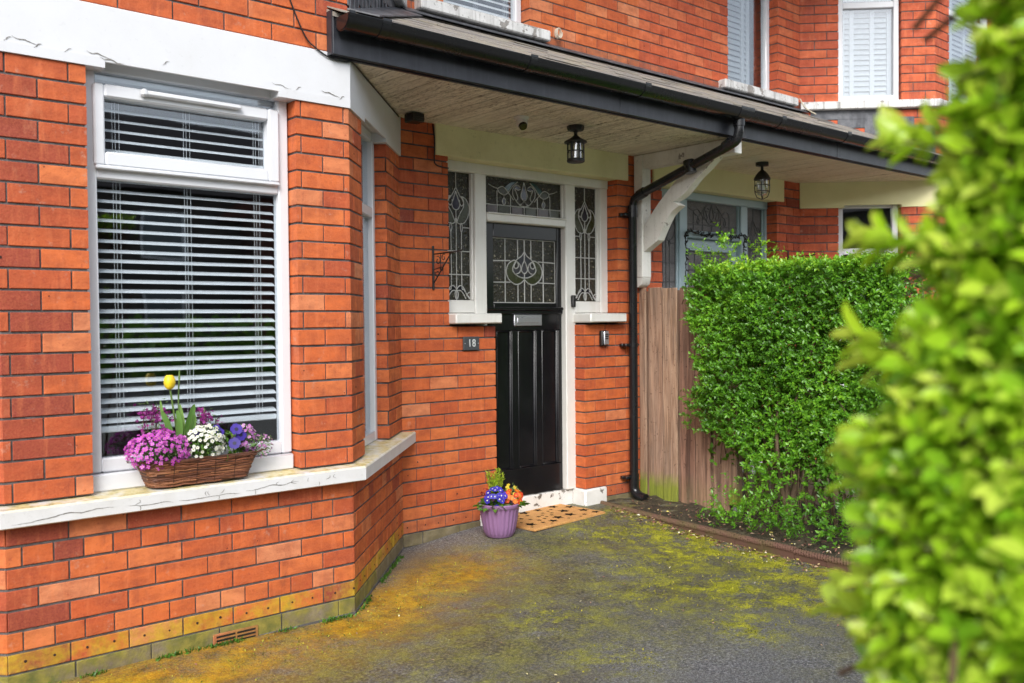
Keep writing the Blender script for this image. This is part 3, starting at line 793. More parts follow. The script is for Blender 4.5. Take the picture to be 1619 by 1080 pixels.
    if own:
        b = MB(); fb = frame(0, cy, 0)
        b.fbox(fb, 1.606, 1.818, -.02, .006, .0, .062, .003)
        b.build('air_brick', m_stone('terracotta_vent', (.30, .075, .035), (.42, .11, .05), (.5, .16, .08), 20, .8, .2), root, 40)
        b = MB()
        for i in range(3):
            for j in range(2): b.fbox(fb, 1.620 + j * .096, 1.708 + j * .096, .002, .0066, .010 + i * .017, .019 + i * .017)
        b.build('vent_slot', M_IRON, root.children[-1])
    MIRROR[0] = False
    return root
house = build_house(True)
house_b = build_house(False)

# cracked and lifting paint: thin dark slivers lying in the paint of the sill and lintel
M_CRACK = m_plain('open_paint_crack', (.19, .175, .155), .9, 0, .3)
def flake_line(b, F, pts, w):
    P = [Vector((p[0], p[1] + rnd.uniform(-.0015, .0015), 0)) for p in spline([(p[0], p[1], 0) for p in pts], 3)]; n = len(P)
    for i in range(n - 1):
        a, c = P[i], P[i + 1]; t = (c - a); nn = Vector((-t.y, t.x, 0)).normalized()
        wa = w * math.sin(PI * i / (n - 1)) * (.6 + .8 * rnd.random()) + .0002; wc = w * math.sin(PI * (i + 1) / (n - 1)) * (.6 + .8 * rnd.random()) + .0002
        q = [a + nn * wa, a - nn * wa, c - nn * wc, c + nn * wc]
        b.add([F(p.x, F.d, p.y) for p in q], [(0, 1, 2, 3)])
class FrameD:
    def __init__(s, F, d): s.F, s.d = F, d
    def __call__(s, u, d, z): return s.F(u, d, z)
hs_ = [o for o in house.children if o.name.startswith('window_sill')][0]; hl_ = [o for o in house.children if o.name.startswith('lintel')][0]
b = MB(); F1 = FrameD(frame(0, -.932, 0), .0738); x = .80
while x < 2.3:
    ln = rnd.uniform(.10, .42); n_ = max(4, int(ln / .035)); z = .692 + rnd.uniform(-.008, .010); pts = []
    for i in range(n_): pts.append((x + ln * i / (n_ - 1), z)); z = min(.715, max(.678, z + rnd.uniform(-.007, .007)))
    if pts[-1][0] < 2.37: flake_line(b, F1, pts, rnd.uniform(.0008, .0019))
    if rnd.random() < .6: flake_line(b, F1, [pts[1], (pts[1][0] + .004, pts[1][1] - .009), (pts[1][0] + .001, .676)], .0010)
    x += ln * rnd.uniform(.8, 1.25)
for k in range(9):
    xx = rnd.uniform(1.25, 2.3); flake_line(b, F1, [(xx, .72), (xx + rnd.uniform(-.02, .02), .71), (xx + rnd.uniform(-.03, .03), .70)], .0009)
b.build('paint_crack', M_CRACK, hs_)['kind'] = 'stuff'
b = MB(); F1 = FrameD(frame(0, -.932, 0), .0126)
for k in range(11):
    xx = (.81, .85, .93, 1.02, 1.10, 1.16, 1.42, 1.93, 2.05, 2.18, 2.27)[k] + rnd.uniform(-.02, .02); flat = k in (1, 4, 5, 7, 9)
    zz = 2.505 + rnd.uniform(0, .03) if k != 6 else 2.53
    if flat: pts = [(xx, zz + .02), (xx + .02, zz + .012), (xx + .045, zz + .014), (xx + .075, zz + .004), (xx + .10, zz + .002)]
    else: pts = [(xx, zz + .012), (xx + .010, zz + .018), (xx + .016, zz + .027), (xx + .030, zz + .030)]
    flake_line(b, F1, [(p, max(q, 2.517)) for p, q in pts], rnd.uniform(.0008, .0018))
b.build('paint_crack', M_CRACK, hl_)['kind'] = 'stuff'

# ------------------------------------------------------------------ ground
def gz(x, y):
    return .05 * sstep(3.25, 3.9, x) * sstep(-1.4, -.15, y) + .02 * sstep(2.6, 1.2, x) * sstep(-1.6, -1.0, y)
def polydist(x, y, pl):
    d = np.full_like(x, 9.)
    for (ax, ay), (bx, by) in zip(pl, pl[1:]):
        vx, vy = bx - ax, by - ay
        t = np.clip(((x - ax) * vx + (y - ay) * vy) / (vx * vx + vy * vy), 0, 1)
        d = np.minimum(d, np.hypot(x - ax - t * vx, y - ay - t * vy))
    return d
EDGE = [(5.04, .0), (4.98, -.4), (4.93, -.8), (4.89, -1.3), (4.845, -1.8), (4.825, -2.15), (4.81, -3.0), (4.80, -4.6)]
xs = np.concatenate([np.arange(-4, 0, .25), np.arange(0, 6.5, .035), np.arange(6.5, 14.1, .25)])
ys = np.concatenate([np.arange(-10, -3.2, .25), np.arange(-3.2, .21, .035)])
X, Y = np.meshgrid(xs, ys); Z = gz(X, Y) + .004 * np.sin(X * 3.1 + Y * 2.3) * np.cos(Y * 4.1 - X)
V = np.stack([X, Y, Z], -1).reshape(-1, 3)
nx, ny = len(xs), len(ys); I = np.arange(nx * ny).reshape(ny, nx)
Fq = np.stack([I[:-1, :-1], I[:-1, 1:], I[1:, 1:], I[1:, :-1]], -1).reshape(-1, 4)
fx, fy = V[Fq].mean(1)[:, 0], V[Fq].mean(1)[:, 1]
d_o = polydist(fx, fy, [(.2, -1.35), (1.37, -1.17), (1.8, -1.10), (2.3, -1.03), (2.62, -.88), (3.02, -.70), (3.40, -.60), (3.6, -.62)])
orange = np.exp(-(d_o / .20) ** 2) * sstep(3.75, 3.1, fx) * sstep(.0, .8, fx) + .35 * np.exp(-(d_o / .34) ** 2) * sstep(3.8, 3.2, fx)
d_g = polydist(fx, fy, [(4.86, -.55), (4.74, -1.0), (4.66, -1.5), (4.6, -2.0), (4.62, -2.6)])
green = np.exp(-(d_g / .23) ** 2)
for (gx, gy, gr, ga) in ((4.05, -1.85, .24, .85), (3.95, -2.12, .16, .8), (4.3, -2.0, .2, .7), (3.62, -2.35, .2, .55), (4.45, -1.25, .32, .75), (4.5, -.75, .34, .7), (4.15, -1.35, .3, .5), (3.75, -1.75, .3, .45), (4.2, -2.35, .3, .7), (3.05, -1.62, .22, .32), (2.85, -2.2, .2, .3), (4.3, -2.75, .3, .4)):
    green = np.maximum(green, ga * np.exp(-(((fx - gx) / gr) ** 2 + ((fy - gy) / gr) ** 2)))
d_w = polydist(fx, fy, [(2.5, -.62), (3.18, .0), (3.9, .0)])
clean = np.maximum(np.exp(-(d_w / .30) ** 2), .95 * np.exp(-(((fx - 3.05) / .75) ** 2 + ((fy + 2.62) / .45) ** 2)))
clean = np.maximum(clean, .7 * sstep(-2.3, -3.2, fy))
tint = np.stack([np.clip(orange, 0, 1), np.clip(green, 0, 1), np.clip(clean, 0, 1), np.ones_like(fx)], -1)
M = NM('mossy_tarmac'); rr, gg, bb, _ = M.attr()
nb = M.noise(2.2, 7, .68); nm_ = M.noise(9, 6, .7); nf = M.noise(160, 3, .75); st = M.voro(60)
asp = M.ramp(M.math('ADD', M.math('MULTIPLY', nf, .5), M.math('MULTIPLY', M.noise(70, 4, .8), .5)), [(.38, (.028, .028, .031)), (.5, (.125, .125, .132)), (.60, (.36, .36, .365))])
asp = M.mix(M.map(st, .12, .2, .8, 0), asp, M.ramp(M.voro(60, out='Color'), [(.3, (.03, .03, .03)), (.8, (.30, .29, .27))]))
film = M.ramp(M.noise(55, 5, .8), [(.36, (.012, .011, .005)), (.50, (.062, .056, .026)), (.62, (.20, .18, .08))])
ff = M.math('MULTIPLY', M.math('SUBTRACT', 1., bb), M.map(M.math('ADD', M.math('MULTIPLY', nm_, .5), M.math('MULTIPLY', nb, .5)), .34, .56, .20, .90))
c = M.mix(ff, asp, film)
oc = M.ramp(M.math('ADD', M.math('MULTIPLY', nf, .5), M.math('MULTIPLY', nm_, .5)), [(.36, (.08, .038, .005)), (.5, (.38, .19, .008)), (.64, (.66, .38, .022))])
of = M.map(M.math('ADD', M.math('MULTIPLY', nb, .55), M.math('MULTIPLY', M.noise(48, 5, .8), .45)), .43, .55)
c = M.mix(M.math('MULTIPLY', M.math('POWER', rr, .6), M.math('ADD', M.math('MULTIPLY', of, .55), .45)), c, oc)
gc = M.ramp(M.math('ADD', M.math('MULTIPLY', nf, .6), M.math('MULTIPLY', nm_, .4)), [(.38, (.045, .048, .006)), (.5, (.27, .27, .012)), (.62, (.58, .56, .04))])
gf = M.math('MULTIPLY', M.math('ADD', M.math('MULTIPLY', gg, 1.7), M.math('MULTIPLY', M.math('SUBTRACT', 1., bb), .30)), M.map(M.math('ADD', M.math('MULTIPLY', M.noise(5.5, 8, .8), .7), M.math('MULTIPLY', M.noise(60, 4, .8), .3)), .46, .56), True)
c = M.mix(gf, c, gc)
wet = M.map(M.noise(1.3, 4, .6), .45, .62, .72, .5)
h = M.math('ADD', M.math('ADD', nf, M.math('MULTIPLY', st, .6)), M.math('MULTIPLY', gf, 1.2))
drive = raw('driveway', V, Fq, M.finish(c, wet, M.bump(h, .55, .006), Specular_IOR_Level=.4), tint=tint, smooth=True)
tag(drive, kind='structure')
M = NM('soil'); n = M.noise(14, 7, .75); n2 = M.noise(70, 4, .7)
soilm = M.finish(M.ramp(M.math('ADD', M.math('MULTIPLY', n, .5), M.math('MULTIPLY', n2, .5)), [(.34, (.010, .008, .005)), (.5, (.050, .038, .020)), (.64, (.13, .105, .055))]), .95, M.bump(n2, .8, .02))
b = MB(); us = np.linspace(0, 1, 60)
ye = np.array([p[1] for p in EDGE])[::-1]; xe = np.array([p[0] for p in EDGE])[::-1]
rows = []
for t in us:
    y = -.002 - t * 4.5; x0 = np.interp(y, ye, xe) + .02
    rows.append([(x0 + q * (6.25 - x0), y, .052 + .02 * math.sin(q * 17 + y * 9) * math.sin(y * 23 + q * 5) - (.03 if q == 1 else 0)) for q in np.linspace(0, 1, 14)])
vs = [p for r_ in rows for p in r_]
b.add(vs, [[i * 14 + j, i * 14 + j + 1, (i + 1) * 14 + j + 1, (i + 1) * 14 + j] for i in range(59) for j in range(13)])
tag(b.build('soil_bed', soilm, None, 60), kind='structure')
b = MB(); b.add([(-150, -150, -.12), (150, -150, -.12), (150, 150, -.12), (-150, 150, -.12)], [(0, 1, 2, 3)])
M = NM('far_ground'); tag(b.build('ground', M.finish(M.ramp(M.noise(1.5, 6), [(.35, (.05, .05, .05)), (.65, (.09, .088, .08))]), .9)), kind='structure')
b = MB(); b.box(-60, 80, -17, -10.3, -.11, -.05)
M = NM('road_tarmac'); tag(b.build('road', M.finish(M.ramp(M.noise(40, 4), [(.3, (.04, .04, .042)), (.7, (.075, .075, .075))]), .85)), kind='structure')
b = MB(); b.box(-60, 80, -19.5, -17.0, -.11, .03, .02)
M = NM('paving'); tag(b.build('pavement', M.finish(M.ramp(M.noise(8, 5), [(.3, (.15, .15, .14)), (.7, (.24, .23, .22))]), .85)), kind='structure')
b = MB(); b.box(-60, 80, -25, -19.51, -.11, .02, .02)
M = NM('lawn'); tag(b.build('lawn', M.finish(M.ramp(M.noise(6, 6), [(.3, (.03, .06, .01)), (.7, (.07, .13, .02))]), .95)), kind='structure')

# rope-topped terracotta edging between drive and bed: each tile a part
edg = thing('garden_edging', 'mossy red rope-top edging tiles along the drive, from the door pier past the hedge foot', 'edging', (4.9, -1.5, .03))
M_TERR = m_paint('mossy_terracotta', (.125, .062, .042), (.085, .085, .018), 1., 5, .9, speck=.7, bump=.4)
ep = spline([(x, y, 0) for x, y in EDGE], 12); acc = [0]
for p, q in zip(ep, ep[1:]): acc.append(acc[-1] + (q - p).length)
def eat(s):
    i = max(0, min(len(ep) - 2, int(np.searchsorted(acc, s)) - 1)); t = (s - acc[i]) / max(1e-6, acc[i + 1] - acc[i]); return ep[i].lerp(ep[i + 1], t)
s = .01
while s < acc[-1] - .2:
    b = MB(); n_ = 40; vs = []; K = 12; ln = .222; dz = rnd.uniform(-.006, .006); dx = rnd.uniform(-.006, .006)
    for i in range(n_):
        p = eat(s + ln * i / (n_ - 1)); q = eat(min(acc[-1], s + ln * i / (n_ - 1) + .01)); t = (q - p); t.z = 0; t.normalize(); nr = Vector((t.y, -t.x, 0))
        for k in range(K):
            a = 2 * PI * k / K; tw = a * 1 + i * .95
            r_ = .021 * (1 + .30 * math.cos(2 * tw)) * (.94 if i in (0, n_ - 1) else 1)
            vs.append((p.x + dx + nr.x * r_ * math.cos(a), p.y + nr.y * r_ * math.cos(a), (.048 + dz + r_ * .8 * math.sin(a))))
    fs = [[i * K + k, i * K + (k + 1) % K, (i + 1) * K + (k + 1) % K, (i + 1) * K + k] for i in range(n_ - 1) for k in range(K)] + [list(range(K))[::-1], list(range((n_ - 1) * K, n_ * K))]
    b.add(vs, fs)
    p, q = eat(s), eat(s + ln); t = (q - p).normalized(); nr = Vector((t.y, -t.x, 0)) * .014
    b.prism([(p.x + dx - nr.x, p.y - nr.y, -.02), (q.x + dx - nr.x, q.y - nr.y, -.02), (q.x + dx - nr.x, q.y - nr.y, .042 + dz), (p.x + dx - nr.x, p.y - nr.y, .042 + dz)], nr * 2)
    b.build('tile', M_TERR, edg, 50); s += ln + .004

# ------------------------------------------------------------------ timber bracket, downpipe
br = thing('porch_bracket', 'white painted timber post, beam and curved brace carrying the porch between the doors', 'bracket', (5.47, -.05, 1.7))
M_OLDW = m_paint('peeling_white_timber_paint', (.76, .75, .70), (.30, .27, .22), .3, 5, .5, speck=.5, flake=.85, streak=.2)
b = MB(); b.box(5.42, 5.525, -.10, -.012, 1.775, 2.727, .006); b.prism([(5.425, y, z) for y, z in ((-.012, 1.775), (-.012, 1.70), (-.05, 1.70), (-.085, 1.725), (-.098, 1.775))], (.095, 0, 0)); b.build('post', M_OLDW, br, 40)
b = MB(); b.box(5.43, 5.515, -.957, -.101, 2.618, 2.7285, .005); b.build('beam', M_OLDW, br, 40)
up = spline([(0, -.101, 2.17), (0, -.23, 2.315), (0, -.40, 2.47), (0, -.556, 2.587), (0, -.66, 2.617)], 5)
lo = spline([(0, -.80, 2.617), (0, -.70, 2.54), (0, -.62, 2.485), (0, -.53, 2.405), (0, -.46, 2.358), (0, -.392, 2.335)], 5)
lo2 = spline([(0, -.455, 2.300), (0, -.36, 2.24), (0, -.285, 2.13), (0, -.243, 2.055)], 5)
poly = [(p.y, p.z) for p in up + lo + lo2] + [(-.215, 2.04), (-.101, 1.975)]
b = MB(); b.prism([(5.435, y, z) for y, z in poly], (.075, 0, 0)); b.build('brace', M_OLDW, br, 25)

dp = thing('downpipe', 'black plastic downpipe with long sloping upper leg beside the white porch bracket', 'downpipe', (5.35, -.07, .05))
R = .034; b = MB()
pts = [(5.352, -1.050, 2.84), (5.352, -1.050, 2.765)] + spline([(5.352, -1.050, 2.75), (5.352, -1.03, 2.69), (5.352, -.98, 2.663)], 5) + [(5.35, -.16, 2.415)] + spline([(5.35, -.135, 2.405), (5.35, -.085, 2.375), (5.35, -.062, 2.31)], 5) + [(5.35, -.062, .16)]
b.tube(pts, R, 16); b.build('pipe', M_BLACKP, dp, 50)
for p, q in (((5.352, -1.050, 2.83), (5.352, -1.050, 2.78)), ((5.352, -1.005, 2.69), (5.352, -.93, 2.652)), ((5.35, -.19, 2.424), (5.35, -.13, 2.402)), ((5.35, -.062, 2.33), (5.35, -.062, 2.24))): b = MB(); b.tube([p, q], R + .006, 16); b.build('collar', M_BLACKP, dp, 50)
for z in (2.26, 1.25, .22):
    b = MB(); b.tube([(5.35, -.062, z - .014), (5.35, -.062, z + .014)], R + .005, 16); b.box(5.255, 5.445, -.034, -.002, z - .012, z + .012, .003); b.box(5.262, 5.32, -.066, -.034, z - .011, z + .011, .003)
    b.build('clip', M_BLACKP, dp, 50)
b = MB()
for t in (.35,):
    p = Vector((5.35, -.62, 2.557)); b.tube([p + Vector((0, .01, .045)), p + Vector((0, -.012, -.045))], .042, 14)
b.build('clip', M_BLACKP, dp, 50)
b = MB(); b.tube(spline([(5.35, -.062, .20), (5.35, -.066, .12), (5.352, -.11, .078), (5.355, -.175, .062)], 5), R + .005, 16); b.build('shoe', M_BLACKP, dp, 50)

# ------------------------------------------------------------------ lanterns, camera, sensor, plaque, key safe
M_LAMPG = m_glass('lantern_glass', (.85, .86, .84), .22, .12)
M_BULB = m_plain('pearl_bulb', (.75, .74, .70), .3, 0, .05)
L1 = thing('porch_lantern', 'black cylindrical lantern with conical cap on the porch ceiling above the black door', 'lantern', (4.284, -.524, 2.73), 'porch ceiling lanterns')
o = (4.284, -.524, 2.73)
b = MB(); b.lathe(o, [(.001, 0), (.055, 0), (.058, -.012), (.052, -.032), (.018, -.036), (.012, -.045), (.012, -.062), (.022, -.070), (.001, -.07)], 8); b.build('mount', M_IRON, L1, 30)
b = MB(); b.lathe(o, [(.001, -.066), (.020, -.070), (.036, -.082), (.076, -.105), (.076, -.112), (.052, -.114), (.05, -.12), (.001, -.12)], 24); b.build('cap', M_IRON, L1, 30)
b = MB()
for k in range(6):
    a = k * PI / 3 + .2; b.tube([(o[0] + .053 * math.cos(a), o[1] + .053 * math.sin(a), o[2] - .113), (o[0] + .053 * math.cos(a), o[1] + .053 * math.sin(a), o[2] - .225)], .0055, 6)
for z in (-.165,): b.lathe(o, [(.050, z), (.057, z), (.057, z - .007), (.050, z - .007), (.050, z)], 24)
b.lathe(o, [(.001, -.218), (.056, -.218), (.060, -.224), (.058, -.238), (.05, -.242), (.001, -.242)], 24); b.build('cage', M_IRON, L1, 30)
b = MB(); b.lathe(o, [(.046, -.118), (.046, -.22)], 20); b.build('pane', M_LAMPG, L1, 30)
b = MB(); b.lathe(o, [(.001, -.12), (.012, -.12), (.013, -.15), (.024, -.172), (.024, -.19), (.012, -.205), (.001, -.208)], 14); b.build('bulb', M_BULB, L1, 40)
o = (6.493, -.459, 2.73)
L2 = thing('porch_lantern', 'black lantern with clear jar glass in a domed wire cage near the pale blue door', 'lantern', o, 'porch ceiling lanterns')
b = MB(); b.lathe(o, [(.001, 0), (.052, 0), (.052, -.028), (.012, -.032), (.012, -.06), (.026, -.075), (.001, -.075)], 20); b.build('mount', M_IRON, L2, 30)
b = MB(); b.lathe(o, [(.001, -.066), (.028, -.074), (.05, -.10), (.066, -.128), (.068, -.142), (.056, -.145), (.001, -.145)], 24); b.build('cap', M_IRON, L2, 30)
b = MB()
for k in range(4):
    a = k * PI / 2 + .5; b.tube([(o[0] + r_ * math.cos(a), o[1] + r_ * math.sin(a), o[2] + z) for r_, z in ((.058, -.14), (.060, -.20), (.058, -.245), (.042, -.285), (.004, -.302))], .0035, 6)
for r_, z in ((.060, -.185), (.059, -.235)): b.lathe(o, [(r_, z), (r_ + .004, z - .003), (r_, z - .006), (r_ - .003, z - .003), (r_, z)], 24)
b.build('cage', M_IRON, L2, 30)
b = MB(); b.lathe(o, [(.046, -.142), (.047, -.225), (.036, -.262), (.001, -.275)], 20); b.build('pane', M_LAMPG, L2, 40)
b = MB(); b.lathe(o, [(.001, -.145), (.013, -.145), (.014, -.17), (.024, -.195), (.02, -.225), (.001, -.235)], 14); b.build('bulb', M_BULB, L2, 40)

cm = thing('security_camera', 'small white dome camera with dark lens under the porch ceiling above the cream beam', 'camera', (3.83, -.50, 2.73))
M_WP = m_plain('white_plastic', (.70, .69, .66), .35, 0, .08)
b = MB(); b.lathe((3.83, -.5, 2.73), [(.001, 0), (.048, 0), (.048, -.010), (.042, -.020), (.036, -.022), (.001, -.022)], 28); b.build('base', M_WP, cm, 30)
b = MB(); ctr = Vector((3.83, -.505, 2.690)); rad = .038
b.lathe(ctr, [(rad * math.sin(a), rad * math.cos(a)) for a in np.linspace(0.01, PI - .01, 14)], 24); b.build('housing', M_WP, cm, 60)
b = MB(); dv = Vector((-.28, -.62, -.73)).normalized(); b.tube([ctr + dv * .026, ctr + dv * .0405], [.029, .025], 20); b.build('lens', m_plain('dark_lens', (.006, .005, .005), .06, 0, .1), cm, 40)
sn = thing('sensor_box', 'little black box sensor under the soffit where the bay meets the wall', 'sensor', (3.245, -.17, 2.73))
b = MB(); b.box(3.195, 3.29, -.215, -.125, 2.672, 2.728, .006); b.build('housing', M_BLACKP, sn, 40)
b = MB(); b.box(3.20, 3.285, -.220, -.214, 2.684, 2.700, .002); b.build('lens', M_IRON, sn, 40)

pq = thing('house_number_plaque', 'small slate plaque with silver number 18 on the brick below the sidelight sill', 'house number', (3.7925, -.008, 1.296))
b = MB(); b.box(3.726, 3.859, -.016, -.001, 1.250, 1.342, .003); b.build('plate', m_plain('grey_slate', (.055, .06, .065), .6, 0, .3, 50), pq, 40)
b = MB()
for x in (3.736, 3.849): b.tube([(x, -.014, 1.296), (x, -.019, 1.296)], .004, 8)
b.build('screw', M_SILVER, pq, 40)
def text_mesh(body, size, ext):
    cu = bpy.data.curves.new('txt', 'FONT'); cu.body = body; cu.size = size; cu.extrude = ext; cu.align_x = 'CENTER'; cu.align_y = 'CENTER'; cu.space_character = 1.15
    ob = bpy.data.objects.new('txt', cu); COL.objects.link(ob); bpy.context.view_layer.update()
    me = bpy.data.meshes.new_from_object(ob.evaluated_get(bpy.context.evaluated_depsgraph_get())); bpy.data.objects.remove(ob); return me
me = text_mesh('18', .072, .0025); me.materials.clear(); me.materials.append(m_plain('pale_silver_numerals', (.70, .72, .72), .35, .2, .1))
t = bpy.data.objects.new('numerals', me); COL.objects.link(t); t.parent = pq; t.rotation_euler = (PI / 2, 0, 0); t.location = (0, -.010, 0); t.scale = (.86, 1, 1)

ks = thing('key_safe', 'black and silver key safe box on the narrow brick pier by the downpipe', 'key safe', (5.065, -.001, 1.254))
b = MB(); b.box(5.030, 5.104, -.036, -.001, 1.250, 1.366, .006); b.build('body', M_IRON, ks, 40)
b = MB(); b.box(5.046, 5.099, -.044, -.0355, 1.258, 1.360, .005); b.build('cover', M_SILVER, ks, 40)
b = MB()
for z in (1.338, 1.322, 1.306): b.box(5.055, 5.090, -.047, -.0435, z - .005, z + .005, .002)
b.build('button', M_IRON, ks, 40)

def basket_bracket(x, yw, z0, z1, reach, label):
    t = thing('hanging_basket_bracket', label, 'bracket', (x, yw, z0), 'wrought iron basket brackets')
    b = MB(); b.box(x - .007, x + .007, yw - .012, yw - .001, z0, z1, .002); b.build('back_bar', M_IRON, t, 40)
    h = z1 - z0; zt = z1 - .055; yy = lambda q: yw - .008 - q * reach
    b = MB(); b.tube([(x, yy(0), zt), (x, yy(1), zt + .004)], .0045, 6); b.tube(spline([(x, yy(.98), zt + .004), (x, yy(1.04), zt + .012), (x, yy(1.06), zt + .03), (x, yy(1.02), zt + .036)], 4), .0045, 6)
    b.build('arm', M_IRON, t, 50)
    b = MB(); b.tube([(x, yy(.02), z0 + .045), (x, yy(.62), zt - .01), (x, yy(.66), zt)], .0045, 6); b.build('stay', M_IRON, t, 50)
    b = MB()
    def scroll(cy_, cz, r0, a0, sg):
        b.tube([(x, yy(0) * 0 + cy_ + math.cos(a0 + sg * a) * r0 * (1 - a / 9), cz + math.sin(a0 + sg * a) * r0 * (1 - a / 9)) for a in np.linspace(0, 6.5, 22)], .003, 5)
    scroll(yy(.17), zt - .045, .030, 1.2, 1); scroll(yy(.38), zt - .028, .024, 2.2, -1); scroll(yy(.15), zt - .125, .026, .4, -1); scroll(yy(.29), zt - .095, .02, 2.5, 1)
    b.tube([(x, yy(.27), zt), (x, yy(.27), zt - .11)], .003, 5)
    b.tube([(x, yy(.02), zt - .10), (x, yy(.26), zt - .09)], .003, 5); b.build('scroll', M_IRON, t, 50)
basket_bracket(3.49, 0, 1.651, 1.937, .30, 'black wrought iron scroll bracket on the brick left of the black door')
basket_bracket(7.573, 0, 1.775, 2.075, .26, 'black iron bracket just showing above the clipped hedge on the neighbouring wall')

def cable(name, pts, r, mat, label):
    b = MB(); b.tube(spline(pts, 6), r, 6); tag(b.build(name, mat, None, 60), label, 'cable')
cable('cable', [(1.95, -.936, 3.15), (2.02, -.938, 2.95), (2.09, -.942, 2.80), (2.14, -.950, 2.748), (2.22, -.952, 2.712), (2.30, -.952, 2.708), (2.36, -.93, 2.715), (2.6, -.675, 2.722), (2.95, -.317, 2.722), (3.2, -.062, 2.722)], .004, M_IRON, 'thin black cable looping down the upper brick and along the white lintel')
cable('cable', [(3.50, -.006, 2.725), (3.507, -.012, 2.62), (3.503, -.012, 2.50), (3.515, -.010, 2.468), (3.56, -.008, 2.455), (3.62, -.008, 2.452)], .0045, M_IRON, 'dark cable running down beside the cream beam over the black door')
cable('cable', [(7.74, -.02, 3.52), (7.70, -.06, 3.50), (7.68, -.10, 3.44), (7.72, -.12, 3.40), (7.80, -.16, 3.36)], .006, m_plain('cream_cable', (.55, .50, .38), .5), 'cream cable curling below the yellowed end of the upper bay sill')
cable('coiled_wire', [(4.595 + .022 * math.cos(a), -.02 - .002 * a, 3.515 + .035 * math.sin(a)) for a in np.linspace(1.5, 19, 40)], .004, m_plain('pale_wire', (.6, .55, .45), .5), 'small coil of pale wire hooked on the brick beside the upper window sill')

# fairy lights round the neighbour's door
fl = thing('string_lights', 'dark string of fairy lights framing the pale blue door', 'string lights', (6.57, .08, 2.16))
b = MB(); path = [(6.175, .075, 1.2), (6.168, .075, 2.0), (6.172, .07, 2.185), (6.4, .07, 2.172), (6.6, .07, 2.18), (6.8, .07, 2.168), (6.985, .07, 2.185), (6.98, .075, 2.0), (6.982, .075, 1.2)]
sp = spline(path, 40); sp = [p + Vector((rnd.uniform(-.006, .006), rnd.uniform(-.006, .002), rnd.uniform(-.006, .006))) for p in sp]
b.tube(sp, .005, 5); b.build('wire', M_IRON, fl, 50)
b = MB()
for p in sp[::2]:
    dv = Vector((rnd.gauss(0, 1), -abs(rnd.gauss(0, 1)), rnd.gauss(0, 1))).normalized() * .028; b.tube([p, p + dv], [.0035, .006], 5)
o_ = b.build('bulbs', M_IRON, fl, 50); o_['kind'] = 'stuff'

# ------------------------------------------------------------------ blinds
def blind(x0, x1, z0, z1, y, pitch, depth, tilt, label, off=0.):
    t = thing('venetian_blind', label, 'blind', ((x0 + x1) / 2, y, z0))
    b = MB(); z = z0 + .05; c, s_ = math.cos(tilt) * depth / 2, math.sin(tilt) * depth / 2
    while z < z1 - .03:
        e = rnd.uniform(-.002, .002)
        prof = [(-c, -s_), (-c * .4, -s_ * .4 + .0035), (c * .4, s_ * .4 + .0035), (c, s_)]
        prof = prof + [(a, q - .0018) for a, q in prof[::-1]]
        b.prism([(x0, y + a, z + e + q) for a, q in prof], (x1 - x0, 0, rnd.uniform(-.0015, .0015))); z += pitch
    b.build('slats', M_BLIND, t, 30)
    b = MB(); b.box(x0, x1, y - depth / 2, y + depth / 2, z0, z0 + .026, .004); b.build('bottom_rail', M_BLIND, t, 40)
    b = MB(); b.box(x0, x1, y - depth / 2, y + depth / 2, z1 - .03, z1 + .02, .004); b.build('head_rail', M_BLIND, t, 40)
    for q in (.09, .47, .88):
        b = MB(); x = x0 + (x1 - x0) * q
        for dx in (-.006, .006, .022): b.tube([(x + dx, y - depth / 2 - .003, z0), (x + dx, y - depth / 2 - .003, z1)], .0008, 4)
        b.build('cord', M_BLIND, t)
blind(1.185, 1.985, .985, 2.50, -.79, .0425, .048, math.radians(21), 'white venetian blind with open slats inside the big bay window')
blind(3.66, 4.30, 3.56, 4.86, .155, .042, .046, math.radians(38), 'white venetian blind inside the small window above the black door')

# ------------------------------------------------------------------ door mat
a = math.radians(5.6); mt = thing('doormat', 'tan coir doormat with scattered black stars in front of the black door', 'doormat', (4.385, -.11, .05))
ux, uy = math.cos(a), math.sin(a); MF = lambda u, v, z: (4.385 + u * ux - v * uy, -.113 + u * uy + v * ux, z)
M = NM('coir'); n = M.noise(220, 3, .8); n2 = M.noise(14, 4, .6)
coir = M.finish(M.mix(M.map(n2, .35, .65, 0, .35), M.ramp(n, [(.3, (.36, .16, .04)), (.52, (.78, .40, .13)), (.72, (.86, .55, .22))]), (.36, .17, .05)), .95, M.bump(n, 1., .006))
b = MB(); b.fbox(MF, -.378, .378, -.222, .222, .046, .064, .004); b.build('pile', coir, mt, 40)
b = MB(); b.fbox(MF, -.380, .380, -.224, .224, .040, .047); b.build('backing', M_IRON, mt)
M = NM('black_star_dye'); n = M.noise(200, 3, .8); dye = M.finish(M.ramp(n, [(.4, (.004, .003, .003)), (.8, (.02, .014, .009))]), 1., Specular_IOR_Level=.1)
b = MB(); put = []
for i in range(400):
    big = len(put) < 13; R_ = rnd.uniform(.034, .050) if big else rnd.uniform(.012, .024)
    u_, v_ = rnd.uniform(-.345, .345), rnd.uniform(-.19, .19)
    if any(math.hypot(u_ - p[0], v_ - p[1]) < R_ + p[2] + .018 for p in put): continue
    put.append((u_, v_, R_))
    if len(put) > 46: break
    a0 = rnd.uniform(0, 6); pts = []
    for k in range(10):
        r_ = R_ if k % 2 == 0 else R_ * .48; pts.append(MF(u_ + r_ * math.cos(a0 + k * PI / 5), v_ + r_ * math.sin(a0 + k * PI / 5), .0642))
    b.prism(pts, (0, 0, .0009))
o_ = b.build('stars', dye, mt); o_['kind'] = 'stuff'

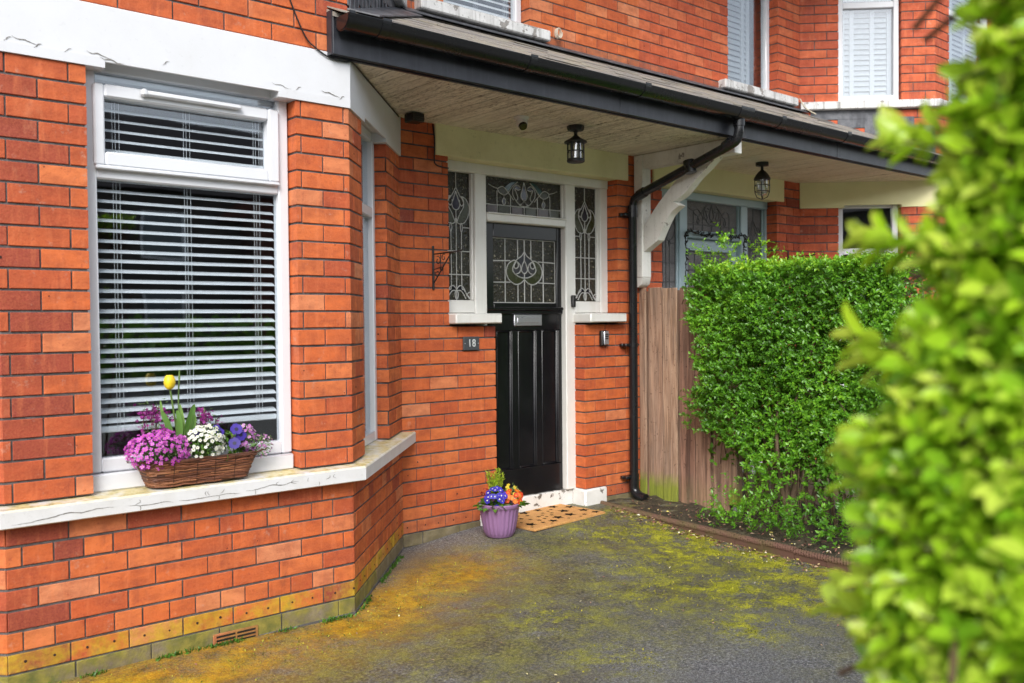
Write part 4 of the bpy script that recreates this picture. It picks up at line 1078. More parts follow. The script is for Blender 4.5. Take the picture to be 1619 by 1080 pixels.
# ------------------------------------------------------------------ fence
fn = thing('timber_fence', 'short run of weathered brown upright fence boards beside the downpipe', 'fence', (5.5, -.43, .03))
M = NM('weathered_timber'); rr, gg, bb, _ = M.attr()
vec = M.scaled((26, 26, 1.5), M.node('ShaderNodeVectorMath', {0: M.obj(), 1: M.node('ShaderNodeCombineXYZ', {0: M.math('MULTIPLY', rr, 9.), 1: M.math('MULTIPLY', rr, 7.), 2: M.math('MULTIPLY', rr, 5.)}).outputs[0]}, operation='ADD').outputs[0])
gr = M.noise(1, 6, .65, vec, 1.2); fi = M.noise(4, 4, .7, vec)
c = M.ramp(gr, [(.32, (.075, .040, .024)), (.48, (.25, .145, .085)), (.64, (.46, .30, .195))])
c = M.mix(M.map(fi, .35, .7, 0, .35), c, (.55, .42, .33))
c = M.mix(M.map(rr, 0, 1, 0, .75), c, M.ramp(gr, [(.34, (.075, .034, .024)), (.64, (.29, .14, .095))]))
c = M.mix(M.map(M.noise(1.2, 4, .7, M.scaled((5, 5, 1.5))), .45, .65, 0, .25), c, (.24, .19, .15))
kn = M.map(M.voro(1., 'F1', M.scaled((9, 9, 4.2), M.node('ShaderNodeVectorMath', {0: M.obj(), 1: M.node('ShaderNodeTexNoise', {'Vector': M.obj(), 'Scale': 9.0}).outputs['Color']}, operation='ADD').outputs[0])), .07, .2, 1, 0)
c = M.mix(M.math('MULTIPLY', kn, .8), c, (.07, .03, .018))
zz = M.xyz(M.pos())[2]
al = M.math('MULTIPLY', gg, M.map(M.math('ADD', zz, M.math('MULTIPLY', M.noise(6, 5, .7), .16)), .24, .34, 1, 0))
c = M.mix(M.math('MULTIPLY', al, .92), c, M.ramp(fi, [(.3, (.09, .13, .012)), (.7, (.30, .34, .03))]))
tim = M.finish(c, .82, M.bump(M.math('ADD', gr, M.math('MULTIPLY', fi, .5)), .35, .006))
for i, (y0, y1) in enumerate(((-.003, -.070), (-.086, -.226), (-.244, -.382), (-.400, -.538), (-.556, -.695), (-.714, -.855))):
    b = MB(); dx = (i % 2) * .012 + rnd.uniform(-.003, .003); F = frame(5.484 + dx, 0, -PI / 2 + rnd.uniform(-.008, .008)); zb = .035 + rnd.uniform(-.006, .006)
    b.fbox(F, -y0, -y1, -.0, -.016, zb, 1.692 + rnd.uniform(-.006, .004), .003, 0, ((.15, .35, .0, 1., .75, .5)[i], (1, 1, 1, .1, .1, .05)[i], 0, 1))
    b.build('board', tim, fn, 40)
for yb_ in (-.0785, -.2355, -.3905, -.547, -.7045):  # unseen boards added behind the gaps to make them dark
    b = MB(); b.box(5.522, 5.532, yb_ - .05, yb_ + .05, .04, 1.67, .002, 0, (.6, 0, 0, 1)); b.build('gap_darkening_board', tim, fn, 40)
for z in (.35, 1.45):
    b = MB(); b.box(5.533, 5.57, -.90, -.01, z, z + .08, .004, 0, (.4, 0, 0, 1)); b.build('rail', tim, fn, 40)
b = MB(); b.box(5.468, 5.54, -.937, -.866, .10, 1.62, .004, 0, (.3, 1, 0, 1)); b.build('post', tim, fn, 40)
b = MB(); b.tube([(5.504, -.90, .11), (5.504, -.90, .02)], .02, 8); b.build('post_spike', M_SILVER, fn, 40)
# ------------------------------------------------------------------ leaves and flowers
LOW = (np.array([(0, 0, 0), (.45, -.5, .08), (.5, 0, -.04), (.45, .5, .08), (1, 0, -.06)]), np.array([(0, 2, 1), (0, 3, 2), (1, 2, 4), (2, 3, 4)]))
_h = [(0, 0, 0)]
for a, w in ((.16, .30), (.40, .48), (.65, .47), (.86, .28)): _h += [(a, -w, .10 * w * 2 - .05 * a), (a, 0, -.04 - .05 * a), (a, w, .10 * w * 2 - .05 * a)]
_h += [(1, 0, -.12)]
_f = [(0, 2, 1), (0, 3, 2)]
for i in range(3):
    o = 1 + i * 3
    _f += [(o, o + 1, o + 4), (o, o + 4, o + 3), (o + 1, o + 2, o + 5), (o + 1, o + 5, o + 4)]
_f += [(10, 11, 13), (11, 12, 13)]
HIGH = (np.array(_h), np.array(_f))
def unit(v): return v / np.maximum(np.linalg.norm(v, axis=1, keepdims=True), 1e-9)
def place(tmpl, pos, axis, nrm, ln, wd):
    T, F = tmpl; pos = np.asarray(pos); n = len(pos)
    a = unit(np.asarray(axis)); b = unit(np.cross(np.asarray(nrm), a)); c = np.cross(a, b)
    ln = np.broadcast_to(ln, (n,)); wd = np.broadcast_to(wd, (n,))
    V = pos[:, None] + T[None, :, 0, None] * a[:, None] * ln[:, None, None] + T[None, :, 1, None] * b[:, None] * (ln * wd)[:, None, None] + T[None, :, 2, None] * c[:, None] * ln[:, None, None]
    Fi = F[None] + (np.arange(n) * len(T))[:, None, None]
    return V.reshape(-1, 3), Fi.reshape(-1, 3), len(F)
def leaves(name, mat, parent, tmpl, pos, axis, nrm, ln, wd, r, smooth=True):
    V, F, k = place(tmpl, pos, axis, nrm, ln, wd)
    t = np.zeros((len(pos), 4)); t[:, 0] = r; t[:, 3] = 1
    return raw(name, V, F, mat, parent, np.repeat(t, k, axis=0), smooth)
def flower_tmpl(n, notch=.62, cup=.18, eye=.26):
    vs = [(0, 0, 0)]; 
    for k in range(n * 2):
        r = .5 if k % 2 == 0 else .5 * notch; a = PI * k / n
        # petal tips are widened by two verts
        if k % 2 == 0:
            for da in (-.34 * PI / n * 1.5, .34 * PI / n * 1.5): vs.append((r * math.cos(a + da), r * math.sin(a + da), cup * r))
        else: vs.append((r * math.cos(a), r * math.sin(a), cup * r * .5))
    m = len(vs) - 1; fs = [(0, 1 + i, 1 + (i + 1) % m) for i in range(m)]; eyef = [0] * len(fs)
    o = len(vs); vs.append((0, 0, .035))
    for k in range(6): vs.append((eye * .5 * math.cos(k * PI / 3), eye * .5 * math.sin(k * PI / 3), .03))
    fs += [(o, o + 1 + k, o + 1 + (k + 1) % 6) for k in range(6)]; eyef += [1] * 6
    return np.array(vs), np.array(fs), np.array(eyef)
def flowers(name, mat, parent, tm, pos, face, size):
    T, F, E = tm; n = len(pos); c = unit(np.asarray(face)); rv = npr.normal(size=(n, 3)); a = unit(np.cross(rv, c)); b = np.cross(c, a)
    size = np.broadcast_to(size, (n,))
    V = np.asarray(pos)[:, None] + (T[None, :, 0, None] * a[:, None] + T[None, :, 1, None] * b[:, None] + T[None, :, 2, None] * c[:, None]) * size[:, None, None]
    Fi = (F[None] + (np.arange(n) * len(T))[:, None, None]).reshape(-1, 3)
    t = np.zeros((n, len(F), 4)); t[:, :, 0] = npr.random((n, 1)); t[:, :, 1] = E[None]; t[:, :, 3] = 1
    return raw(name, V.reshape(-1, 3), Fi, mat, parent, t.reshape(-1, 4))
def m_flower(name, stops, eye):
    M = NM(name); r, g, b, _ = M.attr()
    c = M.mix(g, M.ramp(r, stops), eye)
    bs = M.node('ShaderNodeBsdfPrincipled', {'Base Color': c, 'Roughness': .55}); tr = M.node('ShaderNodeBsdfTranslucent', {'Color': c})
    mx = M.node('ShaderNodeMixShader', {0: .3, 1: bs.outputs[0], 2: tr.outputs[0]}); M.link(mx.outputs[0], M.out.inputs[0]); return M.m
G_MID = m_leaf('green_leaf', [(0, (.03, .09, .012)), (.5, (.07, .19, .02)), (1, (.16, .32, .03))], .45, .25)
G_GREY = m_leaf('grey_green_leaf', [(0, (.06, .11, .04)), (.5, (.12, .20, .07)), (1, (.22, .32, .12))], .6, .2)
G_LIME = m_leaf('lime_needle', [(0, (.20, .36, .014)), (.5, (.40, .60, .02)), (1, (.58, .70, .05))], .6, .4)
G_TULIP = m_leaf('tulip_leaf', [(0, (.06, .16, .035)), (.6, (.14, .28, .06)), (1, (.24, .38, .10))], .45, .25)
G_STEM = m_plain('green_stem', (.11, .18, .04), .6)
W_STEM = m_plain('brown_twig', (.11, .065, .035), .8, 0, .5, 40)
def rand_dirs(n, up=.3):
    v = npr.normal(size=(n, 3)); v[:, 2] += up; return unit(v)

# ---- wicker trough on the window sill
bk = thing('wicker_trough', 'red brown wicker trough standing on the white bay window sill', 'planter', (1.555, -.915, .752))
M = NM('wicker'); rr, gg, bb, _ = M.attr(); wic = M.finish(M.mix(M.map(M.noise(60, 4, .7), .35, .65, 0, .4), M.ramp(rr, [(0, (.045, .016, .008)), (.4, (.15, .050, .022)), (.75, (.25, .088, .036)), (1, (.34, .145, .06))]), (.06, .02, .01)), .55, M.bump(M.noise(120, 3), .3, .003))
def trough_loop(h, n=56, inset=0.):
    t = h / .105; hw = .212 + .040 * t - inset; hd = .056 + .016 * t - inset; rc = .035; pts = []
    for (sx, sy, a0) in ((1, -1, -PI / 2), (1, 1, 0), (-1, 1, PI / 2), (-1, -1, PI)):
        for a in np.linspace(a0, a0 + PI / 2, 5): pts.append(Vector((1.555 + sx * (hw - rc) + rc * math.cos(a), -.918 + sy * (hd - rc) + rc * math.sin(a), .752 + h)))
    out = []; pts.append(pts[0])
    for p, q in zip(pts, pts[1:]):
        m = max(1, int((q - p).length / .03)); out += [p.lerp(q, k / m) for k in range(m)]
    return out
b = MB()
for row in range(20):
    h = .004 + row * .0052; lp = trough_loop(h); n_ = len(lp); st_ = rnd.randrange(n_); i = 0
    while i < n_:
        ln_ = rnd.randint(7, 16); seg = []
        for k in range(min(ln_, n_ - i) + 1):
            p = lp[(st_ + i + k) % n_].copy(); w = math.sin((i + k) * 1.1 + row * PI); d = Vector((p.x - 1.555, (p.y + .918) * 3, 0)).normalized()
            p += d * (.0018 * w + rnd.uniform(-.0012, .002)) + Vector((0, 0, rnd.uniform(-.0022, .0022))); seg.append(p)
        if len(seg) > 2: b.tube(seg, rnd.uniform(.0026, .0042), 6, 0, (rnd.random(), 0, 0, 1))
        i += ln_
b.build('weave', wic, bk, 60)
b = MB()
for row in range(3):
    lp = trough_loop(.104 + row * .003, inset=.002 * row); lp = [p + Vector((rnd.uniform(-.003, .003), rnd.uniform(-.003, .003), rnd.uniform(-.003, .003))) for p in lp]
    b.tube(lp + [lp[0]], .0045, 6, 0, (rnd.uniform(0, .4), 0, 0, 1))
for k in range(60):
    p = rnd.choice(trough_loop(.105)); b.tube([p, p + Vector((rnd.uniform(-.06, .06), rnd.uniform(-.02, .02), rnd.uniform(-.006, .014)))], .0022, 5, 0, (rnd.random() * .5, 0, 0, 1))
b.build('rim', wic, bk, 60)
b = MB(); b.prism([tuple(p) for p in trough_loop(.004, inset=.006)], (0, 0, .088)); b.build('soil', soilm, bk)
for q in (-.13, -.03, .05, .14):
    b = MB(); b.tube([(1.555 + q, -.978, .755), (1.555 + q + .002, -.996, .86)], .0016, 5, 0, (0, 0, 0, 1)); b.build('tie', wic, bk)

def blob(c, rad, n, shell=.55):
    v = rand_dirs(n, .35); v[:, 1] -= .15; v = unit(v)
    k = (shell + (1 - shell) * npr.random((n, 1))) ; return np.array(c) + v * np.array(rad) * k, v
def clump(name, label, cat, c, rad, nfl, size, fmat, tm, gmat, nlf, leaf=.018, stems=True, group=None, base=None):
    t = thing(name, label, cat, base or (c[0], c[1], c[2] - rad[2]), group)
    p, v = blob(c, rad, nfl, .82); f = v * 1. + np.array((-.15, -.75, .45)) * .9 + npr.normal(size=v.shape) * .3
    flowers('flowers', fmat, t, tm, p, f, size * npr.uniform(.8, 1.2, nfl))
    lp, lv = blob(c, [q * .92 for q in rad], nlf, .35); leaves('foliage', gmat, t, LOW, lp, lv + npr.normal(size=lv.shape) * .7, rand_dirs(nlf, .6), leaf * npr.uniform(.7, 1.3, nlf), .42, npr.random(nlf))
    if stems:
        b = MB(); bs = Vector(base or (c[0], c[1], c[2] - rad[2] * .9))
        for i in range(0, nfl, 3):
            q = Vector(p[i]); b.tube([bs + Vector((rnd.uniform(-.3, .3) * rad[0], rnd.uniform(-.3, .3) * rad[1], 0)), bs.lerp(q, .6) + Vector((0, 0, .01)), q], .0011, 4)
        b.build('stems', G_STEM, t)
    return t
T4 = flower_tmpl(4, .45, .1, .30); T5 = flower_tmpl(5, .74, .14, .28); T5p = flower_tmpl(5, .86, .08, .34)
F_PINK = m_flower('magenta_petal', [(0, (.36, .03, .34)), (.5, (.58, .07, .52)), (1, (.74, .20, .70))], (.50, .22, .10))
F_WHITE = m_flower('white_petal', [(0, (.72, .72, .62)), (1, (.86, .86, .80))], (.45, .42, .05))
F_WALL = m_flower('dark_mauve_petal', [(0, (.13, .008, .10)), (.6, (.30, .02, .22)), (1, (.46, .06, .36))], (.12, .01, .08))
F_BLUEP = m_flower('violet_blue_petal', [(0, (.020, .008, .17)), (1, (.055, .02, .36))], (.010, .005, .05))
F_MIX = m_flower('lilac_petal', [(0, (.36, .10, .40)), (.6, (.56, .22, .54)), (1, (.70, .46, .66))], (.45, .28, .08))
F_PRIMB = m_flower('royal_blue_petal', [(0, (.030, .022, .36)), (1, (.09, .06, .62))], (.85, .82, .55))
F_PRIMO = m_flower('red_orange_petal', [(0, (.50, .03, .006)), (.6, (.68, .065, .008)), (1, (.74, .22, .02))], (.80, .36, .02))
F_YEL = m_flower('yellow_petal', [(0, (.70, .52, .03)), (1, (.82, .70, .10))], (.7, .45, .02))
F_RED = m_flower('dark_red_petal', [(0, (.20, .01, .012)), (1, (.36, .02, .02))], (.6, .4, .1))
clump('aubrieta', 'mass of bright magenta flowers spilling over one end of the wicker trough', 'flowers', (1.372, -.958, .907), (.142, .066, .090), 400, .0175, F_PINK, T4, G_GREY, 260, .014, base=(1.40, -.92, .85))
clump('candytuft', 'cluster of small white flowers in the middle of the wicker trough', 'flowers', (1.568, -.958, .925), (.096, .06, .080), 190, .0175, F_WHITE, T5, G_MID, 240, .016, base=(1.57, -.92, .85))
clump('lilac_alyssum', 'pink lilac bloom clump at the right end of the wicker trough', 'flowers', (1.765, -.94, .925), (.055, .045, .062), 75, .0165, F_MIX, T5, G_GREY, 170, .017, base=(1.75, -.92, .85))
clump('trailing_alyssum', 'straggly lilac sprigs drooping over the right end of the trough', 'flowers', (1.845, -.945, .885), (.055, .04, .055), 46, .013, F_MIX, T4, G_GREY, 150, .015, base=(1.80, -.93, .86))
def spray(label, c, n, h, sp):
    t = thing('wallflower', label, 'flowers', (c[0], c[1], .85), 'mauve wallflowers behind the trough flowers'); ps = []; b = MB()
    for i in range(n):
        top = Vector((c[0] + rnd.uniform(-sp, sp), c[1] + rnd.uniform(-.03, .03), c[2] + rnd.uniform(-h, h)))
        b.tube(spline([(c[0] + rnd.uniform(-.02, .02), c[1], .86), (top.x * .6 + c[0] * .4, top.y, (top.z + .86) / 2), tuple(top)], 4), .0016, 5)
        for k in range(rnd.randint(9, 15)): ps.append(top + Vector((rnd.gauss(0, .012), rnd.gauss(0, .010), rnd.gauss(0, .013))))
    ps = np.array(ps); flowers('flowers', F_WALL, t, T4, ps, rand_dirs(len(ps), .2) + np.array((0, -.8, .1)), .015)
    b.build('stems', W_STEM, t)
    lp = np.array(c) + npr.normal(size=(60, 3)) * np.array((sp * .6, .02, h * .9)) - np.array((0, 0, .05)); leaves('foliage', G_GREY, t, LOW, lp, rand_dirs(60, .8), rand_dirs(60), .026, .2, npr.random(60))
spray('dark mauve wallflower sprigs rising left of the tulip leaves', (1.375, -.90, 1.055), 9, .055, .06)
spray('dark mauve wallflower sprigs rising right of the tulip leaves', (1.60, -.895, 1.04), 8, .035, .055)
spray('reddish mauve flowers tucked between the tulip leaves and the magenta mass', (1.425, -.925, .985), 5, .02, .03)
def pansy(label, pts, size, grp='violet blue pansies in the trough'):
    t = thing('pansy', label, 'pansy', (pts[0][0], pts[0][1], .85), grp)
    p = np.array(pts); flowers('flowers', F_BLUEP, t, T5p, p, np.array([(-.25, -1, .25)] * len(p)) + npr.normal(size=p.shape) * .15, size)
    b = MB()
    for q in pts: b.tube([(q[0] + .005, q[1] + .03, .85), (q[0], q[1] + .012, q[2] - .02), (q[0], q[1] + .002, q[2])], .0014, 5)
    b.build('stem', G_STEM, t)
    lp = p.repeat(18, 0) + npr.normal(size=(len(p) * 18, 3)) * np.array((.028, .014, .024)) - np.array((.008, -.022, .045)); leaves('foliage', G_MID, t, LOW, lp, rand_dirs(len(lp), .1), rand_dirs(len(lp), .8), .03, .6, npr.random(len(lp)))
pansy('two large deep blue pansies right of the white flowers', [(1.712, -.972, .972), (1.697, -.985, .912), (1.73, -.975, .945)], .055)
pansy('small cluster of blue pansies peeping out between the white flowers and the tulip leaves', [(1.527, -.975, .978), (1.519, -.970, .970), (1.534, -.968, .962)], .034)
pansy('dark navy pansies half hidden between the white flowers and the large blue pansies', [(1.632, -.965, .972), (1.640, -.968, .965), (1.625, -.962, .984)], .034)
# tulip
tp = thing('tulip', 'single yellow tulip with broad green leaves and one bare stalk in the trough', 'tulip', (1.465, -.92, .85))
M_TUL = m_plain('yellow_tulip_petal', (.80, .58, .02), .45, 0, .15, 12)
b = MB(); o = (1.428, -.945, 1.163); pr = [(.001, 0), (.012, .002), (.021, .014), (.0245, .030), (.023, .046), (.017, .058), (.012, .062), (.010, .056), (.016, .042), (.016, .02), (.001, .012)]
b.lathe(o, pr, 24, flute=lambda k, z: .07 * math.cos(k * PI / 4) - .02); b.build('flower', M_TUL, tp, 60)
b = MB(); b.tube(spline([(1.468, -.92, .86), (1.462, -.925, .98), (1.445, -.938, 1.08), (1.430, -.945, 1.166)], 6), .0042, 8); b.tube(spline([(1.475, -.918, .86), (1.478, -.915, 1.0), (1.478, -.912, 1.12), (1.483, -.912, 1.215)], 6), .0036, 8); b.tube([(1.483, -.912, 1.205), (1.484, -.912, 1.245)], [.0052, .002], 8)
b.build('stem', G_STEM, tp, 60)
def strap(pts, w, tw, name, parent, r):
    P = spline(pts, 6); n = len(P); vs = []; 
    for i, p in enumerate(P):
        t = (P[min(i + 1, n - 1)] - P[max(i - 1, 0)]).normalized(); s_ = t.cross(Vector((math.sin(tw), -math.cos(tw), 0))).normalized(); q = i / (n - 1)
        ww = w * (math.sin(min(1, q * 1.6 + .25) * PI / 2)) * (1 - q ** 3) ** .7 + .0006; nn = s_.cross(t)
        vs += [p - s_ * ww, p - nn * ww * .35, p + s_ * ww]
    f = []
    for i in range(n - 1):
        o = i * 3; f += [(o, o + 1, o + 4, o + 3), (o + 1, o + 2, o + 5, o + 4)]
    raw(name, np.array([tuple(v) for v in vs]), np.array(f), G_TULIP, parent, np.tile((r, 0, 0, 1), (len(f), 1)), True)
for pts, w, tw, r in (([(1.475, -.935, .87), (1.50, -.95, .97), (1.515, -.955, 1.04), (1.533, -.95, 1.095)], .022, .2, .35), ([(1.48, -.93, .87), (1.51, -.95, .96), (1.528, -.955, 1.02), (1.53, -.95, 1.055)], .020, .5, .75), ([(1.46, -.935, .87), (1.462, -.955, .96), (1.46, -.965, 1.03), (1.452, -.96, 1.075)], .016, 0, .6), ([(1.45, -.93, .87), (1.43, -.95, .96), (1.41, -.955, 1.03), (1.392, -.95, 1.075)], .014, -.4, .4), ([(1.455, -.925, .87), (1.435, -.93, .98), (1.405, -.93, 1.05), (1.395, -.925, 1.12)], .009, -.2, .8), ([(1.47, -.93, .87), (1.475, -.95, .96), (1.478, -.955, 1.02), (1.47, -.95, 1.10)], .013, .1, .9)):
    strap(pts, w, tw, 'leaf', tp, r)

# ---- purple pot by the door
pc = (3.806, -.275, .044)
pot = thing('plant_pot', 'lilac ribbed plant pot standing by the doormat', 'plant pot', pc)
b = MB(); flu = lambda k, z: (.017 * (1 if k % 6 < 3 else -1) * (1 if .024 < z < .182 else 0))
b.lathe(pc, [(r_ * 1.07, z_ * 1.03) for r_, z_ in [(.001, 0), (.080, 0), (.086, .006), (.092, .022), (.095, .026), (.103, .07), (.112, .12), (.119, .174), (.122, .180), (.126, .186), (.130, .192), (.131, .206), (.126, .212), (.120, .210), (.116, .195), (.10, .10)]], 144, flute=flu)
b.build('body', m_plain('lilac_glazed_plastic', (.27, .145, .29), .38, 0, .12, 5), pot, 40)
b = MB(); b.lathe(pc, [(.001, .190), (.117, .185)], 24); b.build('soil', soilm, pot)
z0 = pc[2] + .21
def prim(label, c, n, mat, size, grp, rad):
    t = thing('primrose', label, 'primrose', (c[0], c[1], z0 - .02), grp)
    p, v = blob(c, rad, n, .85); f = v + np.array((-.5, -.7, .5)); flowers('flowers', mat, t, T5, p, f, size)
    m = 34; a = npr.random(m) * 2 * PI; ax = np.stack([np.cos(a), np.sin(a), npr.uniform(-.25, .5, m)], -1)
    lp = np.array((c[0], c[1], z0 - .005)) + ax * np.array((rad[0], rad[1], .01)) * npr.uniform(.2, .9, (m, 1)); leaves('foliage', G_MID, t, HIGH, lp, ax, np.tile((0, 0, 1.), (m, 1)) + npr.normal(size=(m, 3)) * .3, npr.uniform(.045, .075, m), .5, npr.random(m))
prim('royal blue primroses on the left of the lilac pot', (3.745, -.315, z0 + .050), 34, F_PRIMB, .038, 'primroses in the lilac pot', (.072, .066, .066))
prim('orange red primroses on the right of the lilac pot', (3.862, -.345, z0 + .034), 32, F_PRIMO, .038, 'primroses in the lilac pot', (.070, .058, .058))
prim('small dark red blooms at the back left of the lilac pot', (3.735, -.22, z0 + .075), 12, F_RED, .024, 'primroses in the lilac pot', (.03, .03, .02))
t = thing('dwarf_conifer', 'feathery lime green dwarf conifer at the back of the lilac pot', 'conifer', (3.825, -.225, z0 - .02))
P_, A_, b = [], [], MB()
for i in range(46):
    top = Vector((3.812 + rnd.gauss(0, .034), -.225 + rnd.gauss(0, .025), z0 + rnd.uniform(.06, .215))); bs = Vector((3.825, -.225, z0 - .02)); b.tube([bs, bs.lerp(top, .6) + Vector((0, 0, .01)), top], .0014, 4)
    for k in range(34):
        q = bs.lerp(top, .35 + .65 * k / 33); P_.append(tuple(q)); A_.append((rnd.gauss(0, .55), rnd.gauss(0, .55), 1))
b.build('stems', W_STEM, t); P_ = np.array(P_); leaves('foliage', G_LIME, t, LOW, P_, np.array(A_), rand_dirs(len(P_)), npr.uniform(.014, .030, len(P_)), .20, npr.random(len(P_)))
clump('yellow_viola', 'tiny pale yellow flowers trailing at the right of the lilac pot', 'flowers', (3.925, -.265, z0 + .05), (.06, .06, .06), 24, .026, F_YEL, T5, G_GREY, 150, .020, base=(3.88, -.26, z0 - .02))

# ------------------------------------------------------------------ hedges
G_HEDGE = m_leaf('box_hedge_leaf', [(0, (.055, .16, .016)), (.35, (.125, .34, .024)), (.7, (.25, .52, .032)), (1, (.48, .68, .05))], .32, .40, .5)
G_NEAR = m_leaf('privet_leaf', [(0, (.10, .28, .022)), (.35, (.27, .54, .028)), (.65, (.48, .74, .035)), (1, (.70, .84, .12))], .26, .52, .6)
hg = thing('clipped_hedge', 'clipped small-leaved green hedge with bare stems at its foot, growing beyond the fence', 'hedge', (5.62, -1.6, .06))
def hface(y, z):      # front face of the hedge, bulging and ragged
    return 5.30 + .05 * np.sin(y * 4.1 + z * 2.2) + .035 * np.sin(y * 9.7 - z * 6.1 + 1) - .05 * sstep(.9, .2, z)
tips = []
while len(tips) < 10600:
    y, z = rnd.uniform(-2.2, -.42), rnd.uniform(.12, 1.83)
    yl = -.63 - .10 * float(sstep(1.75, .9, z)) - .34 * float(sstep(.80, .40, z)) + .04 * math.sin(z * 9) + .03 * math.sin(z * 23)
    if y > yl: continue
    dens = .16 + .84 * float(sstep(.2, .85, z)); hole = math.sin(y * 11 + z * 7) * math.sin(z * 13 - y * 5)
    if rnd.random() > dens or (hole > .72 and z < 1.0 and rnd.random() < .7): continue
    q = rnd.random()
    if q < .54: x = float(hface(y, z)) + abs(rnd.gauss(0, .065)); out = (-1, 0, .3)
    elif q < .66: x = rnd.uniform(5.3, 6.0); z = 1.80 - abs(rnd.gauss(0, .05)); out = (0, 0, 1)
    elif q < .72: y = yl - abs(rnd.gauss(0, .07)); x = rnd.uniform(5.32, 5.95); out = (0, 1, .3)
    else: x = rnd.uniform(5.4, 6.05); out = (0, 0, .5)
    tips.append((x, y, z, *out))
for (wy, wz) in ((-.70, 1.90), (-.92, 1.98), (-.98, 1.93), (-1.22, 1.90), (-1.30, 1.88)):
    for k in range(9): tips.append((5.36 + rnd.gauss(0, .03), wy + rnd.gauss(0, .025), wz + rnd.gauss(0, .05), 0, 0, 1))
for k in range(34):   # tall wisps over the clipped top, and the leafy side shoots by the fence
    y = rnd.choice((-.66, -.74, -.82, -.9, -1.1)) + rnd.uniform(-.05, .05); tips.append((5.4 + rnd.uniform(-.06, .1), y, 1.84 + abs(rnd.gauss(0, .09)), 0, 0, 1))
for k in range(420): tips.append((rnd.uniform(4.96, 5.28), -rnd.uniform(.95, 2.6), .07 + abs(rnd.gauss(0, .11)), -.3, 0, .8))
for k in range(60): tips.append((5.33 + rnd.uniform(-.06, .05), rnd.uniform(-.95, -.60), .80 + rnd.gauss(0, .08), -.6, .5, .2))
tips = np.array(tips); P_, A_, N_, T_ = [], [], [], []
for x, y, z, ox, oy, oz in tips:
    d = Vector((ox + rnd.gauss(0, .55), oy + rnd.gauss(0, .55), oz + rnd.gauss(0, .5))).normalized(); L_ = rnd.uniform(.03, .075); sd = d.orthogonal().normalized(); sd2 = d.cross(sd)
    young = rnd.random() * .35 + (.42 if z > 1.76 else .1) + .1 * math.sin(y * 5 + z * 4)
    n_ = rnd.randint(5, 8)
    for k in range(n_):
        s_ = (sd if (k // 2) % 2 else sd2) * (1 if k % 2 else -1)
        P_.append((x + d.x * L_ * k / n_, y + d.y * L_ * k / n_, z + d.z * L_ * k / n_)); A_.append(tuple(s_ * .8 + d * .6 + Vector((rnd.gauss(0, .2), rnd.gauss(0, .2), rnd.gauss(0, .2))))); N_.append(tuple(d + Vector((0, 0, .5)))); T_.append(young + rnd.uniform(-.15, .2))
leaves('foliage', G_HEDGE, hg, LOW, np.array(P_), np.array(A_), np.array(N_), npr.uniform(.018, .034, len(P_)), .56, np.clip(T_, 0, 1))
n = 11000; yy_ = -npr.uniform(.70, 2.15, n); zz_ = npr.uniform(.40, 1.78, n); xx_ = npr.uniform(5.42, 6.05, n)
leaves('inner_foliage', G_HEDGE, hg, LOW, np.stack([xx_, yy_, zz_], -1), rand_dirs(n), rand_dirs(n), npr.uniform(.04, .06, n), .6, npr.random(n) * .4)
b = MB()
for i in range(17):
    y0 = -.98 - i * .085 + rnd.uniform(-.05, .05); x0 = 5.55 + rnd.uniform(-.10, .10); r0 = rnd.uniform(.008, .018) * (1.9 if i in (0, 4, 11) else 1)
    for k in range(rnd.randint(3, 5)):
        top = Vector((rnd.uniform(5.34, 5.8), y0 + rnd.gauss(.05, .28), rnd.uniform(.7, 1.7))); base_ = Vector((x0, y0, .05))
        mid = base_.lerp(top, .45) + Vector((rnd.gauss(0, .05), rnd.gauss(0, .05), .06))
        b.tube(spline([tuple(base_), tuple(mid), tuple(top)], 6), [r0 * (1 - .06 * j) * (1 if k == 0 else .6) for j in range(13)], 6)
b.build('stems', m_plain('hedge_bark', (.15, .10, .06), .85, 0, .5, 40), hg, 60)
b = MB()
for i in range(420):
    x, y, z = tips[rnd.randrange(len(tips) - 560)][:3]; d = Vector((rnd.uniform(.10, .3), rnd.gauss(0, .12), -rnd.uniform(.02, .25))); b.tube([(x, y, z), (x + d.x * .5, y + d.y * .5 + .01, z + d.z * .4), (x + d.x, y + d.y, z + d.z)], [.0018, .0026, .004], 5)
b.build('twigs', W_STEM, hg, 60)['kind'] = 'stuff'

